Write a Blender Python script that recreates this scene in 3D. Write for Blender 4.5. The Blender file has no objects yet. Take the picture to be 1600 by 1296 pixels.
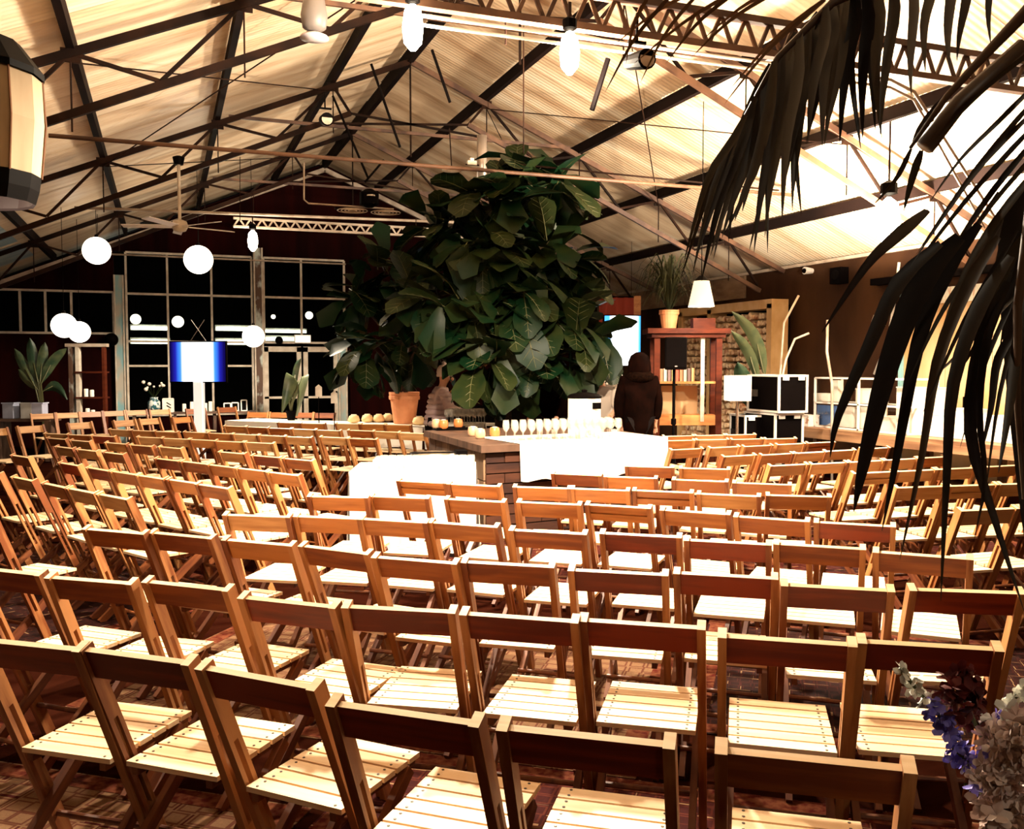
import bpy, bmesh, math, random
from mathutils import Vector, Matrix, Euler
random.seed(7)
rnd = random.Random(11)
S = bpy.context.scene
COL = S.collection
R = math.radians
PI = math.pi

# ------------------------------------------------------------------ camera
FPX = 1430.0; YAW = R(20.76); PITCH = R(3.04); CH = 1.67
cam_d = bpy.data.cameras.new('camera'); cam = bpy.data.objects.new('camera', cam_d); COL.objects.link(cam)
cam_d.sensor_fit = 'HORIZONTAL'; cam_d.sensor_width = 36; cam_d.lens = 36*FPX/1600
cam_d.clip_start = 0.05; cam_d.clip_end = 200
cam.location = (0, 0, CH); cam.rotation_euler = (R(90)-PITCH, 0, -YAW)
S.camera = cam

# ------------------------------------------------------------------ world (night) and exposure
w = bpy.data.worlds.new('night'); S.world = w; w.use_nodes = True
w.node_tree.nodes['Background'].inputs[0].default_value = (0.35, 0.28, 0.25, 1)
w.node_tree.nodes['Background'].inputs[1].default_value = 0.01
S.view_settings.view_transform = 'Standard'; S.view_settings.look = 'None'
S.view_settings.gamma = 1.0; S.view_settings.use_curve_mapping = False
S.view_settings.exposure = -0.38
WARM = (1.0, 0.83, 0.62)

# ------------------------------------------------------------------ pixel helpers (photo pixel -> point in the room)
def ray(px, py):
    r = (px-800)/FPX; u = -(py-648)/FPX
    fh = math.cos(PITCH)+u*math.sin(PITCH); z = -math.sin(PITCH)+u*math.cos(PITCH)
    return Vector((r*math.cos(YAW)+fh*math.sin(YAW), -r*math.sin(YAW)+fh*math.cos(YAW), z)), fh
def at_z(px, py, z):
    d, fh = ray(px, py); t = (z-CH)/d.z
    return Vector((d.x*t, d.y*t, z))
def at_d(px, py, D):
    d, fh = ray(px, py); t = D/fh
    return Vector((d.x*t, d.y*t, CH+d.z*t))
def at_X(px, py, X):
    d, fh = ray(px, py); t = X/d.x
    return Vector((X, d.y*t, CH+d.z*t))
def at_Y(px, py, Y):
    d, fh = ray(px, py); t = Y/d.y
    return Vector((d.x*t, Y, CH+d.z*t))

# ------------------------------------------------------------------ materials
MATS = {}
def mat(name, color, rough=0.6, metal=0.0, color2=None, scale=(5, 5, 5), bump=0.0, detail=4, emit=0, ecol=None, objrand=0.0, thresh=(0.35, 0.65), spec=0.5, trans=0.0):
    if name in MATS: return MATS[name]
    m = bpy.data.materials.new(name); m.use_nodes = True; nt = m.node_tree
    b = nt.nodes['Principled BSDF']
    b.inputs['Roughness'].default_value = rough; b.inputs['Metallic'].default_value = metal
    b.inputs['Specular IOR Level'].default_value = spec
    b.inputs['Base Color'].default_value = (*color, 1)
    if color2:
        tc = nt.nodes.new('ShaderNodeTexCoord'); mp = nt.nodes.new('ShaderNodeMapping'); mp.inputs['Scale'].default_value = scale
        nz = nt.nodes.new('ShaderNodeTexNoise'); nz.inputs['Scale'].default_value = 1; nz.inputs['Detail'].default_value = detail
        cr = nt.nodes.new('ShaderNodeValToRGB'); cr.color_ramp.elements[0].position = thresh[0]; cr.color_ramp.elements[1].position = thresh[1]
        cr.color_ramp.elements[0].color = (*color, 1); cr.color_ramp.elements[1].color = (*color2, 1)
        nt.links.new(tc.outputs['Object'], mp.inputs[0]); nt.links.new(mp.outputs[0], nz.inputs[0])
        last = nz.outputs[0]
        if objrand:
            oi = nt.nodes.new('ShaderNodeObjectInfo'); mul = nt.nodes.new('ShaderNodeMath'); mul.operation = 'MULTIPLY_ADD'
            nt.links.new(oi.outputs['Random'], mul.inputs[0]); mul.inputs[1].default_value = objrand; mul.inputs[2].default_value = -objrand/2
            ad = nt.nodes.new('ShaderNodeMath'); nt.links.new(mul.outputs[0], ad.inputs[0]); nt.links.new(nz.outputs[0], ad.inputs[1]); last = ad.outputs[0]
            va = nt.nodes.new('ShaderNodeVectorMath'); va.operation = 'ADD'
            sc = nt.nodes.new('ShaderNodeMath'); sc.operation = 'MULTIPLY'; sc.inputs[1].default_value = 37.0
            nt.links.new(oi.outputs['Random'], sc.inputs[0]); nt.links.new(mp.outputs[0], va.inputs[0]); nt.links.new(sc.outputs[0], va.inputs[1]); nt.links.new(va.outputs[0], nz.inputs[0])
        nt.links.new(last, cr.inputs[0]); nt.links.new(cr.outputs[0], b.inputs['Base Color'])
        if bump:
            bp = nt.nodes.new('ShaderNodeBump'); bp.inputs['Strength'].default_value = bump; bp.inputs['Distance'].default_value = 0.01
            nt.links.new(nz.outputs[0], bp.inputs['Height']); nt.links.new(bp.outputs[0], b.inputs['Normal'])
    if emit:
        b.inputs['Emission Color'].default_value = (*(ecol or color), 1); b.inputs['Emission Strength'].default_value = emit
    if trans: b.inputs['Transmission Weight'].default_value = trans
    MATS[name] = m
    return m
def glass(name, tint=(0.98, 0.98, 0.97), gloss=0.05, frost=0.0):
    if name in MATS: return MATS[name]
    m = bpy.data.materials.new(name); m.use_nodes = True; nt = m.node_tree; nt.nodes.clear()
    o = nt.nodes.new('ShaderNodeOutputMaterial'); mx = nt.nodes.new('ShaderNodeMixShader'); t = nt.nodes.new('ShaderNodeBsdfTransparent'); g = nt.nodes.new('ShaderNodeBsdfGlossy')
    fr = nt.nodes.new('ShaderNodeLayerWeight'); fr.inputs[0].default_value = 0.5
    pw = nt.nodes.new('ShaderNodeMath'); pw.operation = 'POWER'; pw.inputs[1].default_value = 4.0; nt.links.new(fr.outputs['Facing'], pw.inputs[0])
    ml = nt.nodes.new('ShaderNodeMath'); ml.operation = 'MULTIPLY'; ml.inputs[1].default_value = 0.7; nt.links.new(pw.outputs[0], ml.inputs[0])
    ad = nt.nodes.new('ShaderNodeMath'); ad.inputs[1].default_value = gloss; nt.links.new(ml.outputs[0], ad.inputs[0])
    t.inputs[0].default_value = (*tint, 1); g.inputs['Roughness'].default_value = 0.03
    nt.links.new(ad.outputs[0], mx.inputs[0]); nt.links.new(t.outputs[0], mx.inputs[1]); nt.links.new(g.outputs[0], mx.inputs[2]); nt.links.new(mx.outputs[0], o.inputs[0])
    if frost:
        m2 = nt.nodes.new('ShaderNodeMixShader'); df = nt.nodes.new('ShaderNodeBsdfDiffuse'); df.inputs[0].default_value = (0.9, 0.87, 0.8, 1); m2.inputs[0].default_value = frost
        nt.links.new(mx.outputs[0], m2.inputs[1]); nt.links.new(df.outputs[0], m2.inputs[2]); nt.links.new(m2.outputs[0], o.inputs[0])
    MATS[name] = m
    return m

# wood: a few tones of the same rental chairs, lamp light and shade included
M_RAIL = [mat('rail_honey', (0.46, 0.18, 0.045), 0.45, color2=(0.28, 0.09, 0.018), scale=(3, 30, 30), bump=0.1, objrand=0.3),
          mat('rail_brown', (0.30, 0.085, 0.014), 0.5, color2=(0.16, 0.032, 0.005), scale=(3, 30, 30), bump=0.1, objrand=0.3),
          mat('rail_red', (0.24, 0.030, 0.005), 0.5, color2=(0.12, 0.011, 0.002), scale=(3, 30, 30), bump=0.1, objrand=0.3),
          mat('rail_pale', (0.52, 0.28, 0.11), 0.5, color2=(0.36, 0.16, 0.05), scale=(3, 30, 30), bump=0.1, objrand=0.3)]
M_POST = mat('post_wood', (0.46, 0.205, 0.068), 0.5, color2=(0.18, 0.046, 0.009), scale=(25, 25, 3), bump=0.1, objrand=0.35)
M_LEG = mat('leg_wood', (0.20, 0.06, 0.015), 0.5, color2=(0.09, 0.02, 0.006), scale=(25, 25, 3), objrand=0.3)
M_SEAT = mat('seat_wood', (0.86, 0.66, 0.42), 0.5, color2=(0.74, 0.50, 0.27), scale=(3, 40, 40), bump=0.08, objrand=0.35)  # same wood as the rails, paled so the seats look brightly lit
M_SCREW = mat('screw', (0.03, 0.012, 0.006), 0.5)
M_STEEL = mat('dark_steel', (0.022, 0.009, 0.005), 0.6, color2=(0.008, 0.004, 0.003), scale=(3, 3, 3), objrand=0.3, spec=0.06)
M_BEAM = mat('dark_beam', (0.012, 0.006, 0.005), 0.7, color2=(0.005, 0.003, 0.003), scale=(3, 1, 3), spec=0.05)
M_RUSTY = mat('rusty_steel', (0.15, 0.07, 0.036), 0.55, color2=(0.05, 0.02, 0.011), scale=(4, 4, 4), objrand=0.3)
M_PALESTEEL = mat('pale_steel', (0.6, 0.5, 0.4), 0.45, color2=(0.36, 0.27, 0.2), scale=(4, 4, 4))
M_WHITE = mat('white_paint', (0.75, 0.68, 0.58), 0.5, color2=(0.55, 0.46, 0.36), scale=(6, 6, 6))
M_CLOTH = mat('white_cloth', (0.86, 0.81, 0.73), 0.85, color2=(0.80, 0.74, 0.64), scale=(3, 3, 3))
M_BLACK = mat('black', (0.002, 0.0012, 0.0012), 0.6, spec=0.03)
M_BLACKM = mat('black_matte', (0.003, 0.002, 0.002), 0.95, spec=0.05)
M_CHROME = mat('chrome', (0.75, 0.7, 0.65), 0.25, metal=1.0)
M_GREEN = mat('leaf_green', (0.0025, 0.014, 0.0045), 0.42, color2=(0.016, 0.023, 0.006), scale=(3, 3, 3), objrand=0.5, spec=0.13)
M_VEIN = mat('leaf_vein', (0.085, 0.085, 0.03), 0.5)
M_TERRA = mat('terracotta', (0.70, 0.29, 0.13), 0.7, color2=(0.60, 0.22, 0.09), scale=(6, 6, 6))
M_GLASS = glass('clear_glass')
M_PANE = glass('window_glass', (0.8, 0.82, 0.8), 0.0)
M_DRINK = glass('drinking_glass', (0.98, 0.98, 0.97), 0.05, 0.12)

# ------------------------------------------------------------------ mesh builder
class MB:
    def __init__(s): s.v = []; s.f = []; s.smooth = False
    def quad_box(s, c, size, M=None):
        x, y, z = [k/2 for k in size]; c = Vector(c); n = len(s.v)
        for dz in (-z, z):
            for dx, dy in ((-x, -y), (x, -y), (x, y), (-x, y)):
                p = Vector((dx, dy, dz))
                if M is not None: p = M @ p
                s.v.append(c+p)
        s.f += [(n+3, n+2, n+1, n), (n+4, n+5, n+6, n+7)]
        for i in range(4):
            j = (i+1) % 4; s.f.append((n+i, n+j, n+4+j, n+4+i))
        return s
    box = quad_box
    def bar(s, a, b, wx, wz, up=(0, 0, 1)):
        a = Vector(a); b = Vector(b); d = b-a; L = d.length
        if L < 1e-6: return s
        d.normalize(); up = Vector(up)
        if abs(d.dot(up)) > 0.99: up = Vector((1, 0, 0))
        x = d.cross(up).normalized(); z = x.cross(d).normalized()
        M = Matrix((x, d, z)).transposed()
        return s.quad_box((a+b)/2, (wx, L, wz), M)
    def tube(s, pts, rad, n=8, caps=True):
        pts = [Vector(p) for p in pts]
        rs = rad if isinstance(rad, (list, tuple)) else [rad]*len(pts)
        base = len(s.v); px = None
        for i, p in enumerate(pts):
            d = (pts[min(i+1, len(pts)-1)]-pts[max(i-1, 0)]).normalized()
            if px is None:
                a = Vector((0, 0, 1)) if abs(d.z) < 0.9 else Vector((1, 0, 0)); px = d.cross(a).normalized()
            else:
                px = (px-d*px.dot(d)).normalized()
            q = d.cross(px)
            for k in range(n):
                t = 2*PI*k/n; s.v.append(p+(px*math.cos(t)+q*math.sin(t))*rs[i])
        for i in range(len(pts)-1):
            for k in range(n):
                a = base+i*n+k; b = base+i*n+(k+1) % n
                s.f.append((a, b, b+n, a+n))
        if caps:
            s.f.append(tuple(base+k for k in range(n))[::-1]); e = base+(len(pts)-1)*n; s.f.append(tuple(e+k for k in range(n)))
        return s
    def lathe(s, prof, c=(0, 0, 0), n=16, caps=True):
        c = Vector(c); base = len(s.v)
        for r, z in prof:
            for k in range(n):
                t = 2*PI*k/n; s.v.append(c+Vector((r*math.cos(t), r*math.sin(t), z)))
        for i in range(len(prof)-1):
            for k in range(n):
                a = base+i*n+k; b = base+i*n+(k+1) % n
                s.f.append((a, b, b+n, a+n))
        if caps:
            s.f.append(tuple(base+k for k in range(n))[::-1]); e = base+(len(prof)-1)*n; s.f.append(tuple(e+k for k in range(n)))
        return s
    def prism(s, poly, z0, z1):
        n = len(poly); b = len(s.v)
        for z in (z0, z1):
            for p in poly: s.v.append(Vector((p[0], p[1], z)))
        s.f.append(tuple(b+i for i in range(n))[::-1]); s.f.append(tuple(b+n+i for i in range(n)))
        for i in range(n):
            j = (i+1) % n; s.f.append((b+i, b+j, b+n+j, b+n+i))
        return s
    def ball(s, c, r, n=10, m=7):
        c = Vector(c); rr = r if isinstance(r, (list, tuple)) else (r, r, r); base = len(s.v)
        for i in range(m+1):
            a = PI*i/m
            for k in range(n):
                t = 2*PI*k/n
                s.v.append(c+Vector((rr[0]*math.sin(a)*math.cos(t), rr[1]*math.sin(a)*math.sin(t), rr[2]*math.cos(a))))
        for i in range(m):
            for k in range(n):
                a = base+i*n+k; b = base+i*n+(k+1) % n
                s.f.append((a+n, b+n, b, a))
        return s
    def grid(s, rows):
        b = len(s.v); n = len(rows[0])
        for r in rows: s.v += [Vector(p) for p in r]
        for i in range(len(rows)-1):
            for k in range(n-1):
                a = b+i*n+k; s.f.append((a, a+1, a+n+1, a+n))
        return s
    def mesh(s, name, m, smooth=False):
        me = bpy.data.meshes.new(name); me.from_pydata([tuple(v) for v in s.v], [], s.f); me.update()
        if m: me.materials.append(m)
        if smooth: me.polygons.foreach_set('use_smooth', [True]*len(me.polygons))
        return me
    def obj(s, name, m, parent=None, loc=(0, 0, 0), rot=(0, 0, 0), smooth=False):
        return link(name, s.mesh(name, m, smooth), parent, loc, rot)
def link(name, me, parent=None, loc=(0, 0, 0), rot=(0, 0, 0)):
    o = bpy.data.objects.new(name, me); COL.objects.link(o); o.location = loc; o.rotation_euler = rot
    if parent: o.parent = parent
    return o
def tag(o, label, cat, group=None, kind=None):
    o['label'] = label; o['category'] = cat
    if group: o['group'] = group
    if kind: o['kind'] = kind
    return o
def struct(o, label=None):
    o['kind'] = 'structure'
    if label: o['label'] = label
    return o
def thing(name, label, cat, loc=(0, 0, 0), rz=0, group=None):
    o = bpy.data.objects.new(name, None); COL.objects.link(o); o.location = loc; o.rotation_euler = (0, 0, rz); o.empty_display_size = 0.2
    return tag(o, label, cat, group)
def bevel(o, wd=0.004, seg=1):
    m = o.modifiers.new('bevel', 'BEVEL'); m.width = wd; m.segments = seg; m.limit_method = 'ANGLE'
    return o
def plight(name, loc, power, color=WARM, radius=0.1, parent=None):
    l = bpy.data.lights.new(name, 'POINT'); l.energy = power; l.color = color; l.shadow_soft_size = radius
    o = bpy.data.objects.new(name, l); COL.objects.link(o); o.location = loc
    if parent: o.parent = parent
    return o
ORD = ['first', 'second', 'third', 'fourth', 'fifth', 'sixth', 'seventh', 'eighth', 'ninth', 'tenth', 'eleventh', 'twelfth', 'thirteenth', 'fourteenth', 'fifteenth', 'sixteenth']

# ================================================================== THE ROOM
XL, XR, XM = -3.3, 10.3, 3.5
ZE, ZR = 3.38, 6.29
YG, YB = 21.4, -7.0
SL = (ZR-ZE)/(XR-XM)
def roof_z(x): return ZR-SL*abs(x-XM)

# floor with a dark boarded tone, rugs lie on it
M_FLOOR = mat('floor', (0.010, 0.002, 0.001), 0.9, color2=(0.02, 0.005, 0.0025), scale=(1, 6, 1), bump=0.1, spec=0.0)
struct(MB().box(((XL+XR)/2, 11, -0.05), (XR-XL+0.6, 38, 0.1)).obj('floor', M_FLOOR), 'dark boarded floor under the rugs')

# roof: corrugated translucent sheets
def roof_mat():
    m = bpy.data.materials.new('roof_sheet'); m.use_nodes = True; nt = m.node_tree; b = nt.nodes['Principled BSDF']
    tc = nt.nodes.new('ShaderNodeTexCoord'); mp = nt.nodes.new('ShaderNodeMapping'); mp.inputs['Scale'].default_value = (0.35, 2.2, 0.35)
    nz = nt.nodes.new('ShaderNodeTexNoise'); nz.inputs['Scale'].default_value = 1.0; nz.inputs['Detail'].default_value = 6; nz.inputs['Roughness'].default_value = 0.6
    cr = nt.nodes.new('ShaderNodeValToRGB'); e = cr.color_ramp.elements
    e[0].position = 0.30; e[0].color = (0.40, 0.24, 0.13, 1); e[1].position = 0.62; e[1].color = (0.86, 0.72, 0.54, 1)
    k = cr.color_ramp.elements.new(0.45); k.color = (0.70, 0.52, 0.34, 1)
    nt.links.new(tc.outputs['Object'], mp.inputs[0]); nt.links.new(mp.outputs[0], nz.inputs[0]); nt.links.new(nz.outputs[0], cr.inputs[0]); nt.links.new(cr.outputs[0], b.inputs['Base Color'])
    b.inputs['Roughness'].default_value = 0.45
    return m
M_ROOF = roof_mat()
M_SKY = mat('blue_panel', (0.25, 0.42, 0.5), 0.35, color2=(0.5, 0.6, 0.62), scale=(1, 4, 1))
roof = MB().box((XM, (YG+YB)/2, ZR+0.16), (0.3, YG-YB+0.4, 0.04)).obj('ceiling', M_BEAM); struct(roof, 'ridge cap of the corrugated glasshouse roof')
SW = 1.12
def sheet_mesh(side):
    mb = MB(); rows = []
    x0, x1 = (XM, XR+0.25) if side > 0 else (XL-0.25, XM)
    nseg = 4; ncor = 56
    for i in range(nseg+1):
        x = x0+(x1-x0)*i/nseg; r = []
        for k in range(ncor+1):
            y = (SW+0.03)*k/ncor
            r.append((x, y, roof_z(x)+0.14+0.004*math.sin(2*PI*k/4)))
        rows.append(r)
    return mb.grid(rows).mesh('roof_sheet', M_ROOF, True)
for side in (-1, 1):
    me = sheet_mesh(side); y = YB; i = 0
    while y < YG:
        o = link('roof_sheet', me, roof, (0, y, 0.006*(i % 2))); y += SW; i += 1
# bluish glazed strip low on the left slope
for k in range(4):
    y0 = 12.2+k*2.2
    mb = MB().grid([[(x, y0+yy, roof_z(x)+0.125) for yy in (0, 1.9)] for x in (XL, XL+0.9)]); mb.obj('skylight_pane', M_SKY, roof)

# walls
M_WALLR = mat('wall_brown', (0.018, 0.007, 0.0035), 0.75, color2=(0.065, 0.028, 0.012), scale=(0.5, 0.9, 0.35), bump=0.2, detail=7, spec=0.1)
M_WALLD = mat('wall_dark_red', (0.018, 0.002, 0.0015), 0.8, color2=(0.006, 0.001, 0.001), scale=(3, 1, 0.4), spec=0.03)
M_FASCIA = mat('fascia_boards', (0.30, 0.20, 0.12), 0.7, color2=(0.16, 0.09, 0.05), scale=(1, 2, 6))
wr = MB().box((XR+0.1, (YG+YB)/2, ZE/2), (0.2, YG-YB, ZE)).obj('wall_right', M_WALLR); struct(wr, 'stained dark brown side wall')
# fascia board band under the eave at the far end
for k in range(6):
    MB().box((XR-0.03, 15.2+k*1.05, ZE-0.22), (0.05, 1.03, 0.42)).obj('fascia_board', M_FASCIA, wr)
MB().bar((XR-0.04, YB, ZE+0.02), (XR-0.04, YG, ZE+0.02), 0.06, 0.05).obj('eave_strip', M_PALESTEEL, wr)
struct(MB().box((XL-0.1, (YG+YB)/2, ZE/2), (0.2, YG-YB, ZE)).obj('wall_left', mat('wall_left', (0.06, 0.035, 0.02), 0.8, color2=(0.1, 0.06, 0.035))), 'dark side wall at the left edge')
struct(MB().box(((XL+XR)/2, YB-0.1, 3.2), (XR-XL, 0.2, 6.4)).obj('wall_back', M_WALLR), 'wall behind the viewer')
# far gable: upper wall, infill walls around the glazing
wf = MB()
def gable_poly(mb, pts, y0, y1):
    n = len(pts); b = len(mb.v)
    for y in (y0, y1):
        for x, z in pts: mb.v.append(Vector((x, y, z)))
    mb.f.append(tuple(b+i for i in range(n))); mb.f.append(tuple(b+n+i for i in range(n))[::-1])
    for i in range(n):
        j = (i+1) % n; mb.f.append((b+i, b+n+i, b+n+j, b+j))
gable_poly(wf, [(XL, 3.25), (-0.98, 3.25), (-0.98, 4.12), (3.95, 4.12), (3.95, 3.25), (XR, 3.25), (XR, ZE), (XM, ZR), (XL, ZE)], YG, YG+0.2)
wf.box(((3.95+XR)/2, YG+0.1, 1.62), (XR-3.95, 0.2, 3.25))
wf.box(((XL-0.98)/2, YG+0.1, 1.17), (-0.98-XL, 0.2, 2.34))
wf.box((0.5, YG+0.1, 0.3), (2.75, 0.2, 0.6))
struct(wf.obj('wall_far', M_WALLD), 'dark red gable end wall')
# weathered posts of the gable
M_WEATHER = mat('peeling_paint', (0.55, 0.62, 0.58), 0.6, color2=(0.10, 0.05, 0.03), scale=(4, 4, 2.2), thresh=(0.42, 0.52), detail=6)
M_WEATHERB = mat('peeling_blue', (0.25, 0.5, 0.55), 0.6, color2=(0.5, 0.47, 0.4), scale=(4, 4, 2), thresh=(0.4, 0.6))
for i, (x, m_, zt) in enumerate(((-0.88, M_WEATHERB, 3.6), (1.99, M_WEATHER, 4.3), (3.86, M_WEATHERB, 2.4))):
    o = MB().box((x, YG-0.08, zt/2), (0.2, 0.18, zt)).obj('trim_%d' % (i+1), m_)
    struct(o, ['blue and white peeling post left of the tall window', 'weathered post between window and doors', 'blue edged post right of the doors'][i])
    for s in (-1, 1): MB().box((x+s*0.085, YG-0.185, zt/2), (0.03, 0.03, zt)).obj('edge_strip', M_WHITE, o)
def window(idx, x0, x1, z0, z1, xs, zs, label, fw=0.045):
    root = bpy.data.objects.new('window_%d' % idx, None); COL.objects.link(root); root.location = (x0, YG, z0); struct(root, label)
    L = Vector((x0, YG, z0))
    def P(mb, n, m): return mb.obj(n, m, root, tuple(-L))
    for x in [x0]+xs+[x1]: P(MB().box((x, YG-0.02, (z0+z1)/2), (fw, 0.06, z1-z0)), 'mullion', M_WHITE)
    for z in [z0]+zs+[z1]: P(MB().box(((x0+x1)/2, YG-0.025, z), (x1-x0, 0.07, fw)), 'transom', M_WHITE)
    xx = [x0]+xs+[x1]; zz = [z0]+zs+[z1]
    for i in range(len(xx)-1):
        for k in range(len(zz)-1):
            P(MB().box(((xx[i]+xx[i+1])/2, YG, (zz[k]+zz[k+1])/2), (xx[i+1]-xx[i], 0.008, zz[k+1]-zz[k])), 'pane', M_PANE)
window(1, -0.74, 1.86, 0.6, 4.1, [0.09, 1.0], [1.67, 2.2, 3.22], 'tall white framed window grid behind the glowing screen')
window(2, 2.12, 3.93, 2.2, 4.1, [2.95], [3.22], 'white framed panes above the doors')
window(3, -3.2, -1.0, 2.36, 3.24, [-2.77, -2.3, -1.81], [], 'row of small panes in the left bay')
# doors
def door(idx, x0, x1, label):
    root = bpy.data.objects.new('door_%d' % idx, None); COL.objects.link(root); root.location = (x0, YG, 0); struct(root, label)
    L = Vector((x0, YG, 0))
    for a, b in (((x0+.05, 0), (x0+.05, 2.1)), ((x1-.05, 0), (x1-.05, 2.1))):
        MB().box((a[0], YG-0.03, 1.05), (0.1, 0.07, 2.1)).obj('stile', M_WHITE, root, tuple(-L))
    for z in (0.12, 0.95, 2.05): MB().box(((x0+x1)/2, YG-0.03, z), (x1-x0, 0.07, 0.12 if z != 0.95 else 0.05)).obj('rail', M_WHITE, root, tuple(-L))
    for z0, z1 in ((0.18, 0.92), (0.98, 1.99)): MB().box(((x0+x1)/2, YG, (z0+z1)/2), (x1-x0-.2, 0.008, z1-z0)).obj('pane', M_PANE, root, tuple(-L))
    MB().box((x1-.05, YG-.09, 1.02), (0.03, 0.05, 0.14)).obj('door_handle', M_BLACK, root, tuple(-L))
door(1, 2.1, 2.93, 'white glazed door leaf next to the weathered post')
door(2, 2.98, 3.77, 'white glazed door leaf beside the blue edged post')

# dim room beyond the glazing
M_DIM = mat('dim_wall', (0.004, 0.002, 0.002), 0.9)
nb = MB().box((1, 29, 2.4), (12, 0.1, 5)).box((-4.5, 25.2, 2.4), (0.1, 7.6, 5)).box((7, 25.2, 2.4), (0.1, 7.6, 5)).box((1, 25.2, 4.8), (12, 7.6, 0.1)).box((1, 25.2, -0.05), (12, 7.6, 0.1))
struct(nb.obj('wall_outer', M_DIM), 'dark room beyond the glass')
M_STRIP = mat('strip_light', (0.9, 1, 0.9), emit=7, ecol=(0.9, 1.0, 0.86))
for i, (xa, xb, py, Y, th) in enumerate(((205, 262, 513, 26, .09), (205, 264, 534, 25, .10), (338, 398, 514, 26, .1), (338, 398, 535, 25, .12), (412, 478, 518, 26, .07), (412, 470, 530, 25, .09))):
    a = at_Y(xa, py, Y); b = at_Y(xb, py, Y)
    t = thing('strip_lamp', 'pale strip light %s %s' % (['left of', 'left of', 'right of', 'right of', 'above', 'above'][i] + ' ' + ['the screen, upper', 'the screen, lower', 'the screen, upper', 'the screen, lower', 'the doors, upper', 'the doors, lower'][i], 'behind the far window'), 'light', (a+b)/2)
    MB().box((0, 0, 0), ((b-a).length, 0.06, th)).obj('tube', M_STRIP, t)
    MB().box((0, 0.06, 0.02), ((b-a).length+0.06, 0.05, th+0.06)).obj('housing', M_WHITE, t)

# ------------------------------------------------------------------ trusses, purlins, girders
PX = [XM-5.6, XM-4.22, XM-2.75, XM-1.15, XM+1.2, XM+2.77, XM+4.22, XM+5.6]
for i, x in enumerate(PX):
    o = MB().bar((x, YB, 0), (x, YG, 0), 0.07, 0.15).obj('roof_purlin', M_BEAM, None, (0, 0, roof_z(x)+0.03))
    o.rotation_euler = (0, 0, 0)
    side = 'left' if x < XM else 'right'; k = i if x < XM else 7-i
    tag(o, 'dark roof purlin running lengthwise, %s from the %s eave' % (ORD[k], side), 'roof beam', 'long purlins under the roof')
tag(MB().bar((XM, YB, ZR-0.02), (XM, YG, ZR-0.02), 0.08, 0.2).obj('ridge_beam', M_BEAM), 'dark beam along the roof ridge', 'roof beam')
DC = 0.56
def truss(Y, label, half=False):
    t = thing('roof_truss', label, 'truss', (XM, Y, ZE), 0, 'steel roof trusses')
    L = Vector((-XM, -Y, -ZE))
    def P(mb, n, m=M_STEEL): mb.obj(n, m, t, tuple(L))
    for s in (-1, 1):
        e = Vector((XM+s*6.75, Y, roof_z(XM+s*6.75)-0.07)); rdg = Vector((XM, Y, ZR-0.1))
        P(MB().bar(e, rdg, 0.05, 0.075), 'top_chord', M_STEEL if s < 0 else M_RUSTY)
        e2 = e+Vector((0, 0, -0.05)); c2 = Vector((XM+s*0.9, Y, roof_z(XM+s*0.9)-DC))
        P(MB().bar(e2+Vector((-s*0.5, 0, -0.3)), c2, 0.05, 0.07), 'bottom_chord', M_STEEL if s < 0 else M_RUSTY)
        tops = sorted([abs(x-XM) for x in PX if (x-XM)*s > 0]); bots = [(tops[i]+tops[i+1])/2 for i in range(3)]
        seq = [(0.9, 1)]
        for i in range(4):
            seq.append((tops[i], 0))
            if i < 3: seq.append((bots[i], 1))
        seq.append((6.2, 1))
        for (xa, ka), (xb, kb) in zip(seq, seq[1:]):
            a = Vector((XM+s*xa, Y, roof_z(XM+s*xa)-(DC if ka else 0.08))); b = Vector((XM+s*xb, Y, roof_z(XM+s*xb)-(DC if kb else 0.08)))
            P(MB().bar(a, b, 0.03, 0.035), 'web')
        for xa in tops:
            a = Vector((XM+s*xa, Y, roof_z(XM+s*xa)-0.08)); P(MB().tube([a, a-Vector((0, 0, DC+0.12))], 0.009, 6), 'hanger_rod')
            P(MB().box(a+Vector((0, 0, -0.02)), (0.16, 0.02, 0.12)), 'gusset')
    zt = ZR-1.15
    P(MB().bar((XM-2.6, Y, zt), (XM+2.6, Y, zt), 0.035, 0.045), 'collar_tie', M_RUSTY)
    P(MB().tube([(XM, Y, ZR-0.1), (XM, Y, zt-0.35)], 0.014, 6), 'king_rod')
    for s in (-1, 1):
        P(MB().bar((XM+s*0.9, Y, roof_z(XM+0.9)-DC), (XM-s*1.6, Y, zt), 0.03, 0.03), 'brace')
for i, Y in enumerate((0.0, 4.5, 9.0, 13.5, 18.0)):
    truss(Y, ['steel truss behind the viewer above the nearest chairs', 'steel truss overhead, just out of the top of the frame', 'nearest fully visible steel roof truss with zigzag webs', 'steel roof truss peaking above the big fig tree', 'farthest free steel roof truss before the gable'][i])
# sloping bracing rods in the roof plane
for i, (x0, y0, x1, y1) in enumerate(((PX[1], 9, PX[3], 13.5), (PX[3], 9, PX[1], 13.5), (PX[1], 13.5, PX[3], 18), (PX[4], 9, PX[6], 13.5), (PX[6], 9, PX[4], 13.5), (PX[4], 13.5, PX[6], 18))):
    o = MB().tube([(x0, y0, roof_z(x0)-0.16), (x1, y1, roof_z(x1)-0.16)], 0.008, 6).obj('bracing_rod', M_STEEL)
    tag(o, 'thin diagonal bracing rod below the %s roof slope, %s bay' % ('left' if i < 3 else 'right', ['rising one of the near', 'falling one of the near', 'far', 'rising one of the near', 'falling one of the near', 'far'][i]), 'rod', 'diagonal bracing rods')
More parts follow.
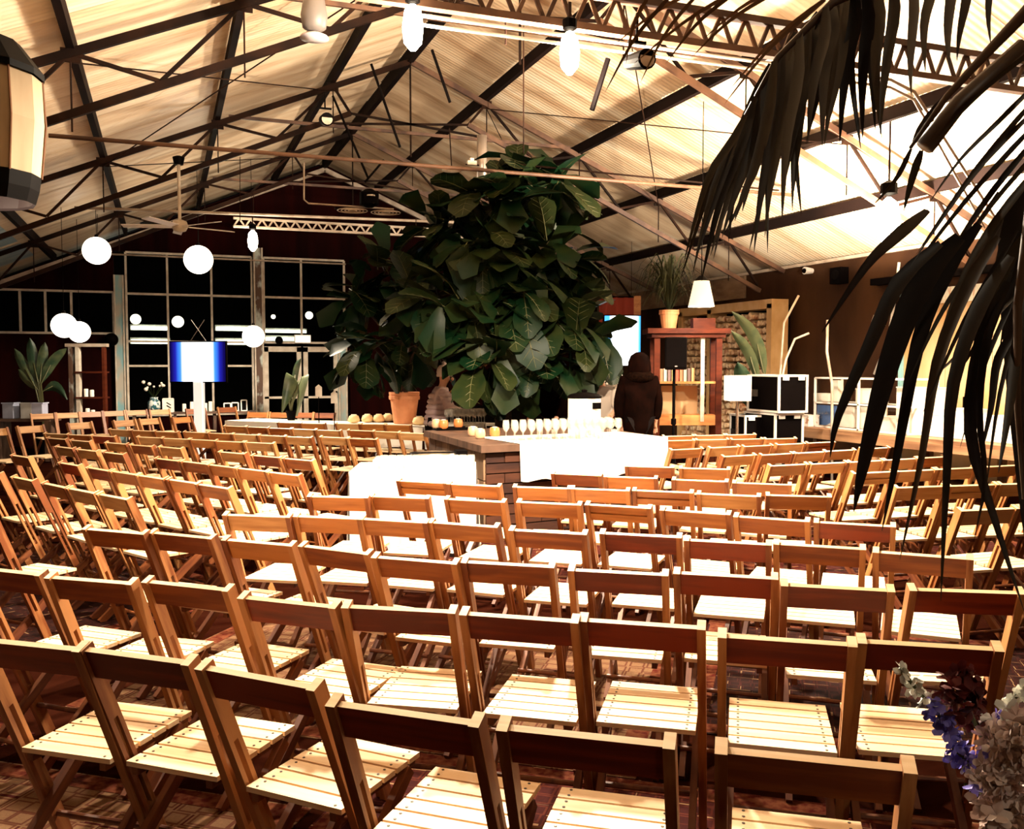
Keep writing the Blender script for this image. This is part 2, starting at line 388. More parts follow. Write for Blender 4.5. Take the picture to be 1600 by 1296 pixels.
# gable rafter strips
for s in (-1, 1):
    o = MB().bar((XM+s*6.75, YG-0.12, roof_z(XM+s*6.75)-0.1), (XM, YG-0.12, ZR-0.15), 0.06, 0.1).obj('trim_%d' % (5+s), M_PALESTEEL); struct(o, 'pale rafter along the %s slope of the gable' % ('left' if s < 0 else 'right'))

def girder(name, label, xa, xb, Y, z0, z1, step, m, chord=0.05):
    t = thing(name, label, 'girder', ((xa+xb)/2, Y, z0)); L = tuple(-t.location)
    for z in (z0, z1):
        MB().bar((xa, Y, z), (xb, Y, z), 0.07, chord).obj('flange', m, t, L)
    x = xa; k = 0
    while x < xb-step/2:
        a, b = (z0, z1) if k % 2 == 0 else (z1, z0)
        MB().bar((x, Y, a), (x+step/2, Y, b), 0.02, 0.028).obj('lattice_bar', m, t, L); x += step/2; k += 1
    return t
g1 = girder('lattice_girder', 'rusty lattice girder crossing the top of the frame', 1.2, 8.0, 6.0, 4.06, 4.30, 0.22, M_RUSTY)
g2 = girder('lattice_girder', 'pale thin lattice girder left of the fig tree', 1.15, 6.6, 16.5, 4.06, 4.20, 0.19, M_PALESTEEL, 0.035)
def pipe(name, label, pts, r, m, cat='pipe', group=None):
    return tag(MB().tube(pts, r, 8).obj(name, m, None, smooth=True), label, cat, group)
pipe('conduit', 'upper pale conduit below the rusty lattice girder', [(1.5, 5.93, 3.96), (5.5, 5.93, 3.97), (5.75, 5.93, 3.9), (7.4, 6.6, 3.1)], 0.014, M_PALESTEEL)
pipe('conduit', 'lower pale conduit below the rusty lattice girder', [(1.5, 5.93, 3.90), (5.5, 5.93, 3.91), (5.75, 5.93, 3.84), (7.4, 6.7, 3.0)], 0.012, M_PALESTEEL)
pipe('tie_pipe', 'long pale tie pipe crossing the hall before the fig tree', [(-1.1, 10.9, 4.1), (8.4, 10.9, 4.1)], 0.024, M_RUSTY)
pipe('tie_pipe', 'thin dark tie rod above the tie pipe, right slope', [(4.2, 10.95, 4.22), (8.2, 10.95, 4.16)], 0.012, M_STEEL)
pipe('sprinkler_pipe', 'pale sprinkler pipe above the hanging globes', [(-1.3, 16.3, 4.2), (6.5, 16.3, 4.34)], 0.024, M_PALESTEEL)
a = at_Y(140, 396, 21.0); b = at_Y(540, 413, 21.0)
pipe('sprinkler_pipe', 'thin pipe across the far window heads', [a, b], 0.02, M_PALESTEEL)
p0 = at_d(475, 255, 13); p1 = at_d(475, 312, 13); p2 = at_d(482, 318, 13); p3 = at_d(615, 327, 13.4)
pipe('hanging_pipe', 'bent thin pipe dropping from the ridge and running right', [p0, p1, p2, p3], 0.012, M_PALESTEEL)
pipe('stove_pipe', 'grey stove pipe rising above the fig tree crown', [at_d(753, 300, 13.2), at_d(753, 212, 13.2)], 0.075, mat('galvanised', (0.5, 0.42, 0.36), 0.35, metal=0.6))
# exposed hanging flexes and rods
for i, (px, ya, yb, d) in enumerate(((375, 245, 345, 13.2), (152, 335, 372, 16.6), (310, 330, 386, 16.6), (396, 300, 365, 16.5), (818, 40, 240, 8.5), (790, 28, 70, 6.5), (650, 340, 360, 15))):
    o = MB().tube([at_d(px, ya, d), at_d(px, yb, d)], 0.006, 6).obj('hanging_wire', M_STEEL)
    tag(o, ['thin wire beside the white ceiling fan', 'wire of the left large globe lamp', 'wire of the right large globe lamp', 'wire of the floodlight at the pale girder', 'long thin wire hanging above the fig tree', 'short wire at the lattice girder', 'thin wire left of the fig crown'][i], 'wire')
# black drop poles
for i, (a, b, d) in enumerate((((950, 92), (925, 172), 7.2), ((675, 78), (703, 160), 9.5), ((580, 100), (625, 230), 10.5), ((600, 250), (570, 285), 13), ((520, 150), (575, 278), 12.0))):
    o = MB().tube([at_d(*a, d), at_d(*b, d)], 0.022 if i == 0 else 0.016, 8).obj('drop_pole', M_BLACK)
    tag(o, ['thick black pole hanging right of the bulb lamps', 'black pole hanging left of the ridge bulb', 'slanted black pole under the left ridge', 'short black pole holding the ringed fan', 'long slanted black pole left of the ridge'][i], 'pole')

# ================================================================== LAMPS
M_BULB = mat('bulb_glow', (1, 0.93, 0.8), emit=60, ecol=(1.0, 0.86, 0.62))
M_GLOBE = mat('globe_glow', (1, 0.95, 0.85), emit=5.0, ecol=(1.0, 0.90, 0.72))
M_FROST = glass('frosted_tube', (1, 0.96, 0.9), 0.02)
def flood(p, down, up, label, sc=1.0, roof_hang=False):
    t = thing('flood_lamp', label, 'lamp', p); hang = (roof_z(p.x)+0.1-p.z-0.24*sc) if roof_hang else 0.1
    MB().lathe([(0.02, 0.14*sc), (0.055*sc, 0.10*sc), (0.07*sc, 0.0), (0.06*sc, -0.10*sc), (0.02, -0.15*sc)], n=14).obj('bulb', M_BULB, t, smooth=True)
    MB().lathe([(0.03, 0.15*sc), (0.05*sc, 0.16*sc), (0.05*sc, 0.22*sc), (0.02, 0.24*sc)], n=12).obj('socket', M_BLACK, t)
    MB().tube([(0, 0, 0.24*sc), (0, 0, 0.24*sc+hang)], 0.012, 6).obj('stem', M_STEEL, t)
    l = bpy.data.lights.new('flood_light', 'SPOT'); l.energy = down; l.color = WARM; l.shadow_soft_size = 0.08; l.spot_size = R(168); l.spot_blend = 0.35
    o = bpy.data.objects.new('flood_light', l); COL.objects.link(o); o.location = (0, 0, -0.24*sc); o.parent = t
    if up:
        l = bpy.data.lights.new('uplight', 'SPOT'); l.energy = up; l.color = WARM; l.shadow_soft_size = 0.1*sc; l.spot_size = R(176); l.spot_blend = 0.12
        o = bpy.data.objects.new('uplight', l); COL.objects.link(o); o.location = (0.06*sc, 0.2*sc, -0.2*sc); o.rotation_euler = (PI, 0, 0); o.parent = t
    return t
LP = 2100
flood(at_Y(645, 42, 5.9), LP*0.8, LP*0.10, 'glaring bulb lamp nearest the roof ridge')
flood(at_Y(890, 82, 5.9), LP*1.3, LP*0.9, 'glaring bulb lamp right of the ridge, below the rusty girder')
flood(at_d(1388, 345, 10.6), LP*0.55, LP*2.0, 'big glaring lamp behind the palm fronds, by the right wall', 1.9, True)
flood(at_d(395, 376, 15.6), LP*0.8, LP*0.05, 'glaring lamp at the end of the pale girder, far left', 1.2)
flood(Vector((1.5, -3.0, 4.2)), LP*0.06, LP*0.03, 'bulb lamp hanging behind the viewer', 1.0, True)
def globe(px, py, d, dia, label, power=25, cord=0.7):
    p = at_d(px, py, d); t = thing('globe_lamp', label, 'lamp', p, 0, 'round globe lamps')
    r = dia*d/FPX/2
    MB().ball((0, 0, 0), r, 24, 16).obj('globe', M_GLOBE, t, smooth=True)
    MB().lathe([(0.03, r-0.01), (0.03, r+0.04), (0.008, r+0.05)], n=10).obj('cap', M_BLACK, t)
    zc = (roof_z(p.x)+0.1 if p.y < YG else 4.75)-p.z
    MB().tube([(0, 0, r+0.03), (0, 0, zc)], 0.005, 6).obj('cord', M_BLACK, t)
globe(151, 392, 16.0, 42, 'large glowing globe lamp hanging leftmost under the roof')
globe(310, 406, 16.0, 44, 'large glowing globe lamp above the blue screen')
globe(100, 509, 15.0, 38, 'glowing globe lamp above the banana plants, left one of the touching pair')
globe(124, 519, 16.5, 33, 'glowing globe lamp of the touching pair, the lower right one')
globe(396, 526, 17.5, 34, 'glowing globe lamp in front of the weathered post')
globe(212, 499, 24.5, 16, 'small globe lamp behind the window glass, left one')
globe(278, 503, 24.5, 18, 'small globe lamp behind the window glass, right one')
globe(427, 495, 26.0, 7, 'tiny globe light seen through the panes above the doors')
globe(483, 493, 25.0, 12, 'small bright globe behind the panes above the right door')
# big fabric lantern at the left edge
t = thing('fabric_lantern', 'large cream fabric lantern with black rims cut by the left frame edge', 'lantern', at_d(-42, 190, 4.2))
M_SHADE = mat('cream_fabric', (0.42, 0.33, 0.21), 0.9, color2=(0.34, 0.25, 0.15), scale=(8, 8, 2), emit=0.0)
MB().lathe([(0.22, 0.26), (0.285, 0.20), (0.292, 0.0), (0.27, -0.24)], n=14, caps=False).obj('shade', M_SHADE, t, smooth=False)
MB().lathe([(0.03, 0.40), (0.20, 0.36), (0.295, 0.235), (0.295, 0.205), (0.2, 0.24)], n=14).obj('top_cap', M_BLACK, t)
MB().lathe([(0.272, -0.235), (0.262, -0.30), (0.245, -0.36), (0.235, -0.35), (0.25, -0.25)], n=14, caps=False).obj('bottom_rim', M_BLACK, t)
MB().ball((0, 0, -0.28), 0.05, 12, 8).obj('bulb', M_GLOBE, t, smooth=True); plight('lantern_light', (0, 0, -0.37), 190, WARM, 0.06, t)
for k in range(7):
    a = 2*PI*k/7; MB().tube([(0.285*math.cos(a), 0.285*math.sin(a), 0.21), (0.296*math.cos(a), 0.296*math.sin(a), 0.0), (0.273*math.cos(a), 0.273*math.sin(a), -0.24)], 0.005, 5).obj('rib', mat('rib_brown', (0.3, 0.13, 0.05)), t)
MB().tube([(0, 0, 0.38), (0, 0, roof_z(t.location.x)+0.1-t.location.z)], 0.008, 6).obj('cord', M_BLACK, t)
# grey dome lamp up left of the ridge
t = thing('dome_pendant', 'grey dome pendant with a pale disc below it, upper left of the ridge', 'lamp', at_d(491, 40, 8.0))
MB().lathe([(0.02, 0.26), (0.09, 0.22), (0.115, 0.08), (0.10, -0.02), (0.05, -0.05)], n=18).obj('dome', mat('grey_metal', (0.13, 0.11, 0.10), 0.5), t, smooth=True)
MB().lathe([(0.02, -0.05), (0.115, -0.09), (0.125, -0.11), (0.02, -0.125)], n=18).obj('disc', mat('disc_pale', (0.4, 0.36, 0.38), 0.4), t, smooth=True)
MB().tube([(0, 0, 0.24), (0, 0, 0.7)], 0.015, 6).obj('stem', M_STEEL, t)
# ceiling fan with white blades
def fan(p, stem, rad, label, nb=5):
    t = thing('ceiling_fan', label, 'fan', p)
    MB().lathe([(0.03, 0.09), (0.09, 0.07), (0.11, 0.0), (0.08, -0.06), (0.02, -0.08)], n=16).obj('motor', M_WHITE, t, smooth=True)
    MB().tube([(0, 0, 0.08), (0, 0, stem)], 0.022, 8).obj('down_rod', M_WHITE, t)
    MB().lathe([(0.06, stem-0.02), (0.08, stem+0.08), (0.03, stem+0.1)], n=12).obj('canopy', M_BLACK, t)
    for k in range(nb):
        a = 2*PI*k/nb+0.35
        M = Matrix.Rotation(a, 3, 'Z') @ Matrix.Rotation(0.2, 3, 'X')
        MB().box(M @ Vector((rad/2+0.06, 0, 0)), (rad-0.1, 0.12, 0.01), M).obj('blade', mat('blade_white', (0.8, 0.77, 0.78), 0.4), t)
fan(at_d(281, 354, 12.6), 0.85, 0.75, 'white bladed ceiling fan on a long rod, left of the ridge')
# ringed fan guard
t = thing('caged_fan', 'black motor with two flat concentric wire rings below the ridge end', 'fan', at_d(577, 331, 13.2))
for cx in (-0.24, 0.24):
    for k, rr in enumerate((0.06, 0.11, 0.16, 0.21)):
        MB().tube([(cx+rr*math.cos(q*PI/12), rr*math.sin(q*PI/12), 0) for q in range(25)], 0.006, 5, False).obj('wire_ring', M_PALESTEEL, t)
MB().lathe([(0.05, 0.06), (0.14, 0.1), (0.14, 0.26), (0.05, 0.32)], n=14).obj('motor', M_BLACK, t)
MB().box((0, 0, 0.02), (0.98, 0.03, 0.02)).obj('cross_arm', M_BLACK, t)
MB().lathe([(0.05, 0.2), (0.06, 0.2), (0.06, 0.215), (0.05, 0.215)], c=(0, -0.12, 0), n=10).obj('lens', M_WHITE, t)
# stage spots and small ceiling gear
def spot(px, py, d, label, r=0.07):
    t = thing('stage_spot', label, 'spotlight', at_d(px, py, d))
    MB().tube([(0, -0.14, -0.03), (0, 0.1, 0.02)], [r*1.1, r*0.85], 14).obj('can', M_BLACK, t)
    MB().box((0, 0, r+0.06), (r*2.2, 0.02, 0.02)).obj('yoke', M_BLACK, t); MB().tube([(0, 0, r+0.06), (0, 0, r+0.25)], 0.01, 6).obj('clamp', M_BLACK, t)
    MB().lathe([(r*0.2, 0), (r*0.9, 0.002)], n=12).obj('lens', M_PALESTEEL, t, (0, -0.142, -0.03), (R(90), 0, 0))
spot(508, 187, 11.0, 'round black spotlight clamped left of the ridge')
spot(995, 95, 6.2, 'pale rimmed spotlight at the rusty girder behind palm tips', 0.06)
t = thing('disc_sensor', 'flat white ceiling disc left of the stove pipe', 'sensor', at_d(706, 267, 11.6))
MB().lathe([(0.02, 0.03), (0.12, 0.02), (0.125, 0.0), (0.02, -0.02)], n=18).obj('disc', mat('disc_white', (0.85, 0.8, 0.75), 0.4), t, smooth=True)
MB().tube([(0, 0, 0.02), (0, 0.1, 0.55)], 0.008, 6).obj('stem', M_STEEL, t)
t = thing('junction_box', 'small pale junction box beside the ceiling disc', 'box', at_d(737, 255, 11.7)); MB().box((0, 0, 0), (0.12, 0.06, 0.05)).box((0.0, 0, 0.04), (0.05, 0.05, 0.04)).obj('housing', M_WHITE, t); MB().tube([(-0.08, 0, -0.02), (0.1, 0, -0.02)], 0.01, 6).obj('gland', M_STEEL, t)

# ================================================================== CHAIRS
CW = 0.405; LEAN = R(23); ZT = 0.84; ZS = 0.44
TL = math.tan(LEAN)
def lit_tops(me, zmin):
    """lamp glare along the top edge, painted with the pale seat wood"""
    me.materials.append(M_SEAT)  # seat colour imitates light caught on the upward faces
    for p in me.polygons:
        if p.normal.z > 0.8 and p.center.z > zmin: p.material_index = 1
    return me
def post_mesh():
    L = ZT/math.cos(LEAN); mb = MB(); tx, ty = 0.027, 0.05
    a, b = 0.30*L, 0.70*L
    mb.box((0, 0, a/2), (tx, ty, a)); mb.box((0, 0, (b+L)/2), (tx, ty, L-b))
    for s in (-1, 1): mb.box((0, s*0.017, (a+b)/2), (tx, 0.016, b-a))
    mb.v = [Vector((v.x, v.y, v.z-0.02)) if False else v for v in mb.v]
    return lit_tops(mb.mesh('post', M_POST), 0.9*L)
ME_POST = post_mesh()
def rail_mesh(m, two=False):
    mb = MB(); wd = CW-0.054
    if two:
        mb.box((0, 0, -0.022), (wd, 0.02, 0.042)); mb.box((0, 0, -0.082), (wd, 0.02, 0.045)); mb.box((0, 0.006, -0.05), (wd, 0.008, 0.02))
    else: mb.box((0, 0, -0.05), (wd, 0.02, 0.098))
    return lit_tops(mb.mesh('top_rail', m), -0.02)
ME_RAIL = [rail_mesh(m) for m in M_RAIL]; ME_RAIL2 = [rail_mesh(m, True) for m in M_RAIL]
def leg_mesh():
    a = Vector((0, 0.50, ZS-0.03)); b = Vector((0, -0.03, 0.0)); L = (a-b).length
    return MB().box((0, 0, L/2), (0.024, 0.042, L)).mesh('leg', M_LEG), math.atan2((a-b).y, (a-b).z), b
ME_LEG, LEGA, LEGB = leg_mesh()
SEATW = CW-0.07
def slat_mesh(): return MB().box((0, 0, 0), (SEATW, 0.0605, 0.016)).mesh('seat_slat', M_SEAT)
ME_SLAT = slat_mesh()
SY = [0.135+0.033+i*0.0715 for i in range(6)]
def seat_mesh():
    mb = MB()
    for y in SY: mb.box((0, y, 0), (SEATW, 0.063, 0.016))
    return mb.mesh('seat', M_SEAT)
ME_SEAT = seat_mesh()
ME_SFR = MB().box((0, 0.35, -0.02), (0.022, 0.42, 0.026)).mesh('seat_frame', M_LEG)
def screw_mesh():
    mb = MB()
    for y in SY:
        for x in (-1, 1):
            for q in (-0.017, 0.017): mb.lathe([(0.0045, 0.0), (0.0045, 0.0015)], (x*(SEATW/2-0.03), y+q, 0.0082), 6)
    return mb.mesh('screws', M_SCREW)
ME_SCREW = screw_mesh()
ME_STR = MB().tube([(-CW/2+0.03, 0, 0), (CW/2-0.03, 0, 0)], 0.011, 8).mesh('stretcher', M_LEG)
NCH = 0
def chair(pos, yaw, label, group, detail, tone, two=False):
    """pos = point under the middle of the top rail; yaw clockwise from +Y is the way the sitter faces"""
    global NCH
    NCH += 1
    t = thing('folding_chair', label, 'chair', (pos[0], pos[1], 0), -yaw, group)
    for s in (-1, 1):
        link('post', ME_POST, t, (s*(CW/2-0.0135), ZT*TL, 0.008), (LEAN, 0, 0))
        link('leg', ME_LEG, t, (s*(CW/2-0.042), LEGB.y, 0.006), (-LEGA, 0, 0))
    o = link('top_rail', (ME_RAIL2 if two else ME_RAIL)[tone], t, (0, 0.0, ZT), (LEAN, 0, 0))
    if detail >= 2:
        for i, y in enumerate(SY): link('seat_slat', ME_SLAT, t, (0, y, ZS))
        link('screws', ME_SCREW, t, (0, 0, ZS))['kind'] = 'stuff'
    else: link('seat', ME_SEAT, t, (0, 0, ZS))
    if detail >= 1:
        for s in (-1, 1): link('seat_frame', ME_SFR, t, (s*(SEATW/2-0.03), 0, ZS))
        link('stretcher', ME_STR, t, (0, ZT*TL-0.16*TL, 0.16))
        link('stretcher', ME_STR, t, (0, 0.05, 0.10))
    return t
TONE = ['honey-coloured', 'brown', 'dark reddish', 'pale']
# rail tops traced as (x left, y left, x right, y right) in the photo
ROWS = [
 ('nearest row', 'C', 2, [(-45, 998, 135, 1015, 2), (127, 1015, 299, 1034, 2), (305, 1046, 505, 1070, 2), (510, 1104, 755, 1124, 2), (783, 1137, 1050, 1162, 2), (1122, 1172, 1425, 1200, 1)]),
 ('second row', 'C', 2, [(-55, 884, 77, 900, 1), (77, 902, 208, 911, 1), (224, 908, 364, 922, 1), (374, 934, 530, 947, 2), (539, 948, 710, 955, 2), (723, 956, 903, 973, 2), (908, 969, 1100, 980, 2), (1124, 995, 1335, 1005, 2), (1337, 998, 1570, 1018, 2)]),
 ('third row', 'C', 2, [(-100, 800, 5, 812, 3), (129, 827, 232, 833, 1), (236, 831, 335, 842, 1), (345, 843, 465, 852, 0), (467, 851, 583, 867, 1), (588, 870, 711, 880, 1), (725, 877, 864, 886, 1), (890, 890, 1043, 898, 2), (1056, 895, 1212, 903, 2), (1220, 914, 1397, 922, 2), (1415, 919, 1605, 928, 2)]),
 ('fourth row', 'C', 1, [(357, 803, 448, 809, 3), (465, 806, 562, 811, 0), (564, 810, 668, 817, 0), (671, 816, 779, 823, 0), (797, 828, 917, 834, 1), (936, 833, 1067, 839, 2), (1069, 844, 1205, 850, 2), (1209, 850, 1352, 857, 1), (1366, 863, 1518, 872, 1)]),
 ('fifth row', 'C', 1, [(486, 774, 572, 779, 0), (581, 775, 668, 779, 0), (696, 779, 790, 785, 0), (807, 784, 910, 789, 0), (913, 788, 1020, 794, 0, 1), (1028, 797, 1146, 803, 0), (1148, 807, 1264, 814, 1), (1273, 816, 1398, 822, 2)]),
 ('sixth row', 'C', 1, [(620, 751, 700, 755, 0, 1), (701, 756, 781, 760, 0), (803, 761, 891, 763, 0), (893, 763, 983, 767, 0), (989, 766, 1083, 770, 0, 1), (1090, 771, 1188, 776, 3), (1197, 773, 1299, 777, 0)]),
 ('seventh row', 'C', 1, [(864, 740, 938, 743, 1), (944, 745, 1027, 747, 0), (1050, 750, 1138, 752, 0), (1145, 755, 1236, 757, 0)]),
 ('row closest to the bar', 'C', 1, [(978, 729, 1052, 730, 1), (1062, 732, 1140, 733, 0)]),
 # left block
 ('left block, nearest row', 'L', 1, [(-38, 733, 12, 743, 1), (15, 744, 60, 753, 3), (63, 755, 104, 763, 0), (107, 764, 149, 770, 3), (151, 773, 211, 779, 3)]),
 ('left block, second row', 'L', 1, [(21, 710, 55, 716, 1), (91, 722, 128, 729, 2), (128, 731, 165, 737, 2), (168, 736, 206, 742, 0), (206, 742, 247, 748, 0), (253, 745, 297, 752, 0), (300, 754, 345, 761, 1)]),
 ('left block, third row', 'L', 1, [(85, 697, 118, 702, 3), (118, 702, 150, 706, 3), (160, 706, 198, 711, 1), (243, 716, 282, 721, 2), (287, 719, 323, 725, 1), (328, 726, 367, 731, 0), (373, 731, 411, 736, 0), (417, 738, 460, 744, 0)]),
 ('left block, fourth row', 'L', 1, [(70, 684, 98, 688, 1), (100, 688, 128, 692, 3), (172, 690, 205, 695, 3), (205, 694, 240, 699, 1), (265, 696, 297, 701, 3), (362, 704, 393, 709, 3), (394, 711, 430, 717, 2), (433, 717, 470, 723, 1)]),
 ('left block, fifth row', 'L', 0, [(78, 676, 104, 680, 3), (104, 678, 130, 682, 1), (130, 680, 158, 684, 2), (146, 682, 172, 686, 3), (240, 680, 266, 684, 3), (270, 683, 298, 687, 3), (308, 685, 336, 689, 0), (337, 689, 366, 693, 0), (368, 690, 402, 695, 3)]),
 ('left block, sixth row', 'L', 0, [(165, 671, 190, 674, 3), (193, 672, 218, 676, 0), (221, 674, 246, 677, 0), (250, 669, 276, 673, 0), (277, 671, 303, 675, 0), (303, 673, 328, 677, 0), (329, 675, 356, 679, 0), (359, 677, 387, 681, 3), (393, 679, 418, 683, 3), (419, 682, 444, 685, 3), (446, 684, 478, 688, 1), (482, 686, 514, 690, 1), (521, 678, 553, 684, 3), (556, 681, 592, 687, 1)]),
 ('left block, seventh row', 'L', 0, [(360, 664, 383, 668, 0), (385, 666, 407, 669, 1), (409, 669, 433, 672, 1), (437, 670, 461, 674, 3), (463, 672, 489, 676, 3), (490, 666, 515, 670, 0), (516, 668, 541, 672, 0), (545, 669, 573, 674, 1), (577, 672, 604, 676, 3), (607, 675, 638, 680, 3)]),
 ('left block, row by the long table', 'L', 0, [(443, 659, 465, 662, 0), (467, 661, 490, 664, 0), (539, 660, 561, 663, 3), (567, 661, 591, 665, 0), (594, 663, 621, 667, 0), (624, 662, 650, 667, 3)]),
 # far left ring
 ('far row along the gable', 'F', 0, [(56, 648, 86, 647, 3), (88, 647, 118, 645, 3), (120, 645, 148, 643, 0), (150, 643, 176, 642, 3), (180, 642, 204, 641, 3), (208, 641, 232, 641, 0), (236, 641, 258, 640, 3), (262, 641, 284, 641, 0), (308, 641, 331, 640, 1, 1), (335, 637, 358, 636, 1, 1)]),
 ('far row before the gable row', 'F', 0, [(-8, 674, 24, 670, 3), (24, 668, 56, 664, 3), (86, 662, 116, 658, 3), (172, 659, 200, 655, 3), (204, 655, 230, 653, 3), (255, 657, 280, 654, 3), (284, 654, 308, 652, 0)]),
 ('row behind the white benches', 'F', 0, [(394, 645, 413, 645, 0), (414, 645, 440, 645, 0), (468, 645, 484, 645, 1), (488, 646, 502, 646, 1)]),
 # right block
 ('right block, back row', 'R', 0, [(1037, 682, 1083, 681, 0), (1088, 681, 1130, 680, 3), (1134, 680, 1168, 679, 0)]),
 ('right block, second row from the back', 'R', 0, [(1039, 690, 1083, 688, 0), (1086, 688, 1132, 685, 3), (1140, 688, 1187, 685, 0), (1191, 687, 1233, 685, 0)]),
 ('right block, third row from the back', 'R', 1, [(1047, 703, 1098, 701, 0), (1103, 700, 1153, 697, 3), (1156, 699, 1205, 697, 0), (1209, 696, 1260, 692, 3), (1260, 693, 1301, 690, 1, 1)]),
 ('right block, fourth row from the back', 'R', 1, [(1117, 713, 1172, 709, 3), (1178, 713, 1234, 710, 0), (1236, 711, 1289, 707, 3), (1290, 706, 1336, 703, 3), (1338, 702, 1383, 698, 3)]),
 ('right block, fifth row from the back', 'R', 1, [(1198, 728, 1255, 724, 3), (1258, 727, 1315, 723, 3), (1318, 725, 1368, 720, 3), (1371, 721, 1416, 717, 3), (1420, 717, 1463, 713, 0)]),
 ('right block, sixth row from the back', 'R', 1, [(1333, 740, 1389, 736, 3, 1), (1392, 739, 1446, 734, 3), (1448, 736, 1494, 732, 3), (1496, 733, 1540, 729, 3), (1542, 730, 1585, 726, 3)]),
 ('right block, seventh row from the back', 'R', 1, [(1400, 763, 1472, 758, 3), (1478, 761, 1538, 757, 3, 1), (1542, 760, 1600, 755, 3), (1604, 756, 1655, 751, 3)]),
 ('right block, nearest row', 'R', 1, [(1500, 800, 1587, 792, 3), (1592, 795, 1670, 788, 3)]),
]
BY = {'C': None, 'L': R(39), 'R': R(-27), 'F': R(128)}
GRP = {'C': 'folding chairs in the middle block', 'L': 'folding chairs in the left block', 'R': 'folding chairs in the right block', 'F': 'folding chairs at the far end'}
MINS = 0.412
for name, blk, det, lst in ROWS:
    cs = []
    for r in lst:
        a = at_z(r[0], r[1], ZT); b = at_z(r[2], r[3], ZT); cs.append((a+b)/2)
    n = len(cs); meta = [(r[4], len(r) > 5) for r in lst]
    if blk != 'C':
        # straight row through the traced rails: least squares line in the floor plane, chairs at least MINS apart
        mx_ = sum((c.x for c in cs))/n; my_ = sum((c.y for c in cs))/n
        sxx = sum((c.x-mx_)**2 for c in cs); syy = sum((c.y-my_)**2 for c in cs); sxy = sum((c.x-mx_)*(c.y-my_) for c in cs)
        th = 0.5*math.atan2(2*sxy, sxx-syy); u = Vector((math.cos(th), math.sin(th), 0))
        if u.dot(Vector((math.cos(YAW), -math.sin(YAW), 0))) < 0: u = -u
        cen = Vector((mx_, my_, 0)); ts = [(c-cen).dot(u) for c in cs]; off = [(c-cen)-u*t_ for c, t_ in zip(cs, ts)]
        keep = []; last = -1e9
        order = sorted(range(n), key=lambda i: ts[i])
        for i in order:
            t_ = max(ts[i], last+MINS)
            if t_-ts[i] > 0.22: continue
            keep.append((cen+u*t_+off[i]*0.25, meta[i])); last = t_
        cs = [k[0] for k in keep]; meta = [k[1] for k in keep]; n = len(cs)
        yaw0 = math.atan2(-u.y, u.x)+(PI if blk == 'F' else 0)
    for i in range(n):
        tone, two = meta[i]
        if blk == 'C':
            r = lst[i]; p, q = cs[max(i-1, 0)], cs[min(i+1, n-1)]; d = q-p
            a = at_z(r[0], r[1], ZT); b = at_z(r[2], r[3], ZT); d2 = (b-a).normalized()
            d = (d.normalized()*0.6+d2*0.4); yaw = math.atan2(-d.y, d.x)
        else: yaw = yaw0
        yaw += rnd.uniform(-0.025, 0.025)
        lab = '%s %sfolding chair, %s from left, %s' % (TONE[tone], 'two-slat ' if two else 'wooden ', ORD[i], name)
        chair(cs[i], yaw, lab, GRP[blk], det, tone, two)
print('CHAIRS', NCH)

# ================================================================== RUGS
def rug_mat(name, c1, c2, c3, sc):
    m = bpy.data.materials.new(name); m.use_nodes = True; nt = m.node_tree; b = nt.nodes['Principled BSDF']; b.inputs['Roughness'].default_value = 0.95; b.inputs['Specular IOR Level'].default_value = 0.1
    tc = nt.nodes.new('ShaderNodeTexCoord')
    v = nt.nodes.new('ShaderNodeTexVoronoi'); v.distance = 'CHEBYCHEV'; v.inputs['Scale'].default_value = sc; v.inputs['Randomness'].default_value = 0.35
    cr = nt.nodes.new('ShaderNodeValToRGB'); cr.color_ramp.interpolation = 'CONSTANT'; e = cr.color_ramp.elements
    e[0].position = 0; e[0].color = (*c1, 1); e[1].position = 0.55; e[1].color = (*c2, 1); k = e.new(0.34); k.color = (*c3, 1); k = e.new(0.45); k.color = (*c1, 1)
    nz = nt.nodes.new('ShaderNodeTexNoise'); nz.inputs['Scale'].default_value = 120
    mx = nt.nodes.new('ShaderNodeMix'); mx.data_type = 'RGBA'; mx.blend_type = 'MULTIPLY'; mx.inputs[0].default_value = 0.5
    nt.links.new(tc.outputs['Object'], v.inputs['Vector']); nt.links.new(tc.outputs['Object'], nz.inputs[0])
    nt.links.new(v.outputs['Distance'], cr.inputs[0]); nt.links.new(cr.outputs[0], mx.inputs[6]); nt.links.new(nz.outputs[0], mx.inputs[7]); nt.links.new(mx.outputs[2], b.inputs['Base Color'])
    return m
RM = [rug_mat('rug_red', (0.04, 0.004, 0.003), (0.30, 0.16, 0.08), (0.09, 0.016, 0.008), 13), rug_mat('rug_cream', (0.17, 0.09, 0.045), (0.05, 0.005, 0.004), (0.09, 0.028, 0.014), 11), rug_mat('rug_dark', (0.015, 0.003, 0.002), (0.22, 0.12, 0.06), (0.035, 0.006, 0.004), 16)]
M_BORDER = mat('rug_border', (0.05, 0.005, 0.003), 0.95, color2=(0.12, 0.04, 0.018), spec=0.05, scale=(30, 30, 30))
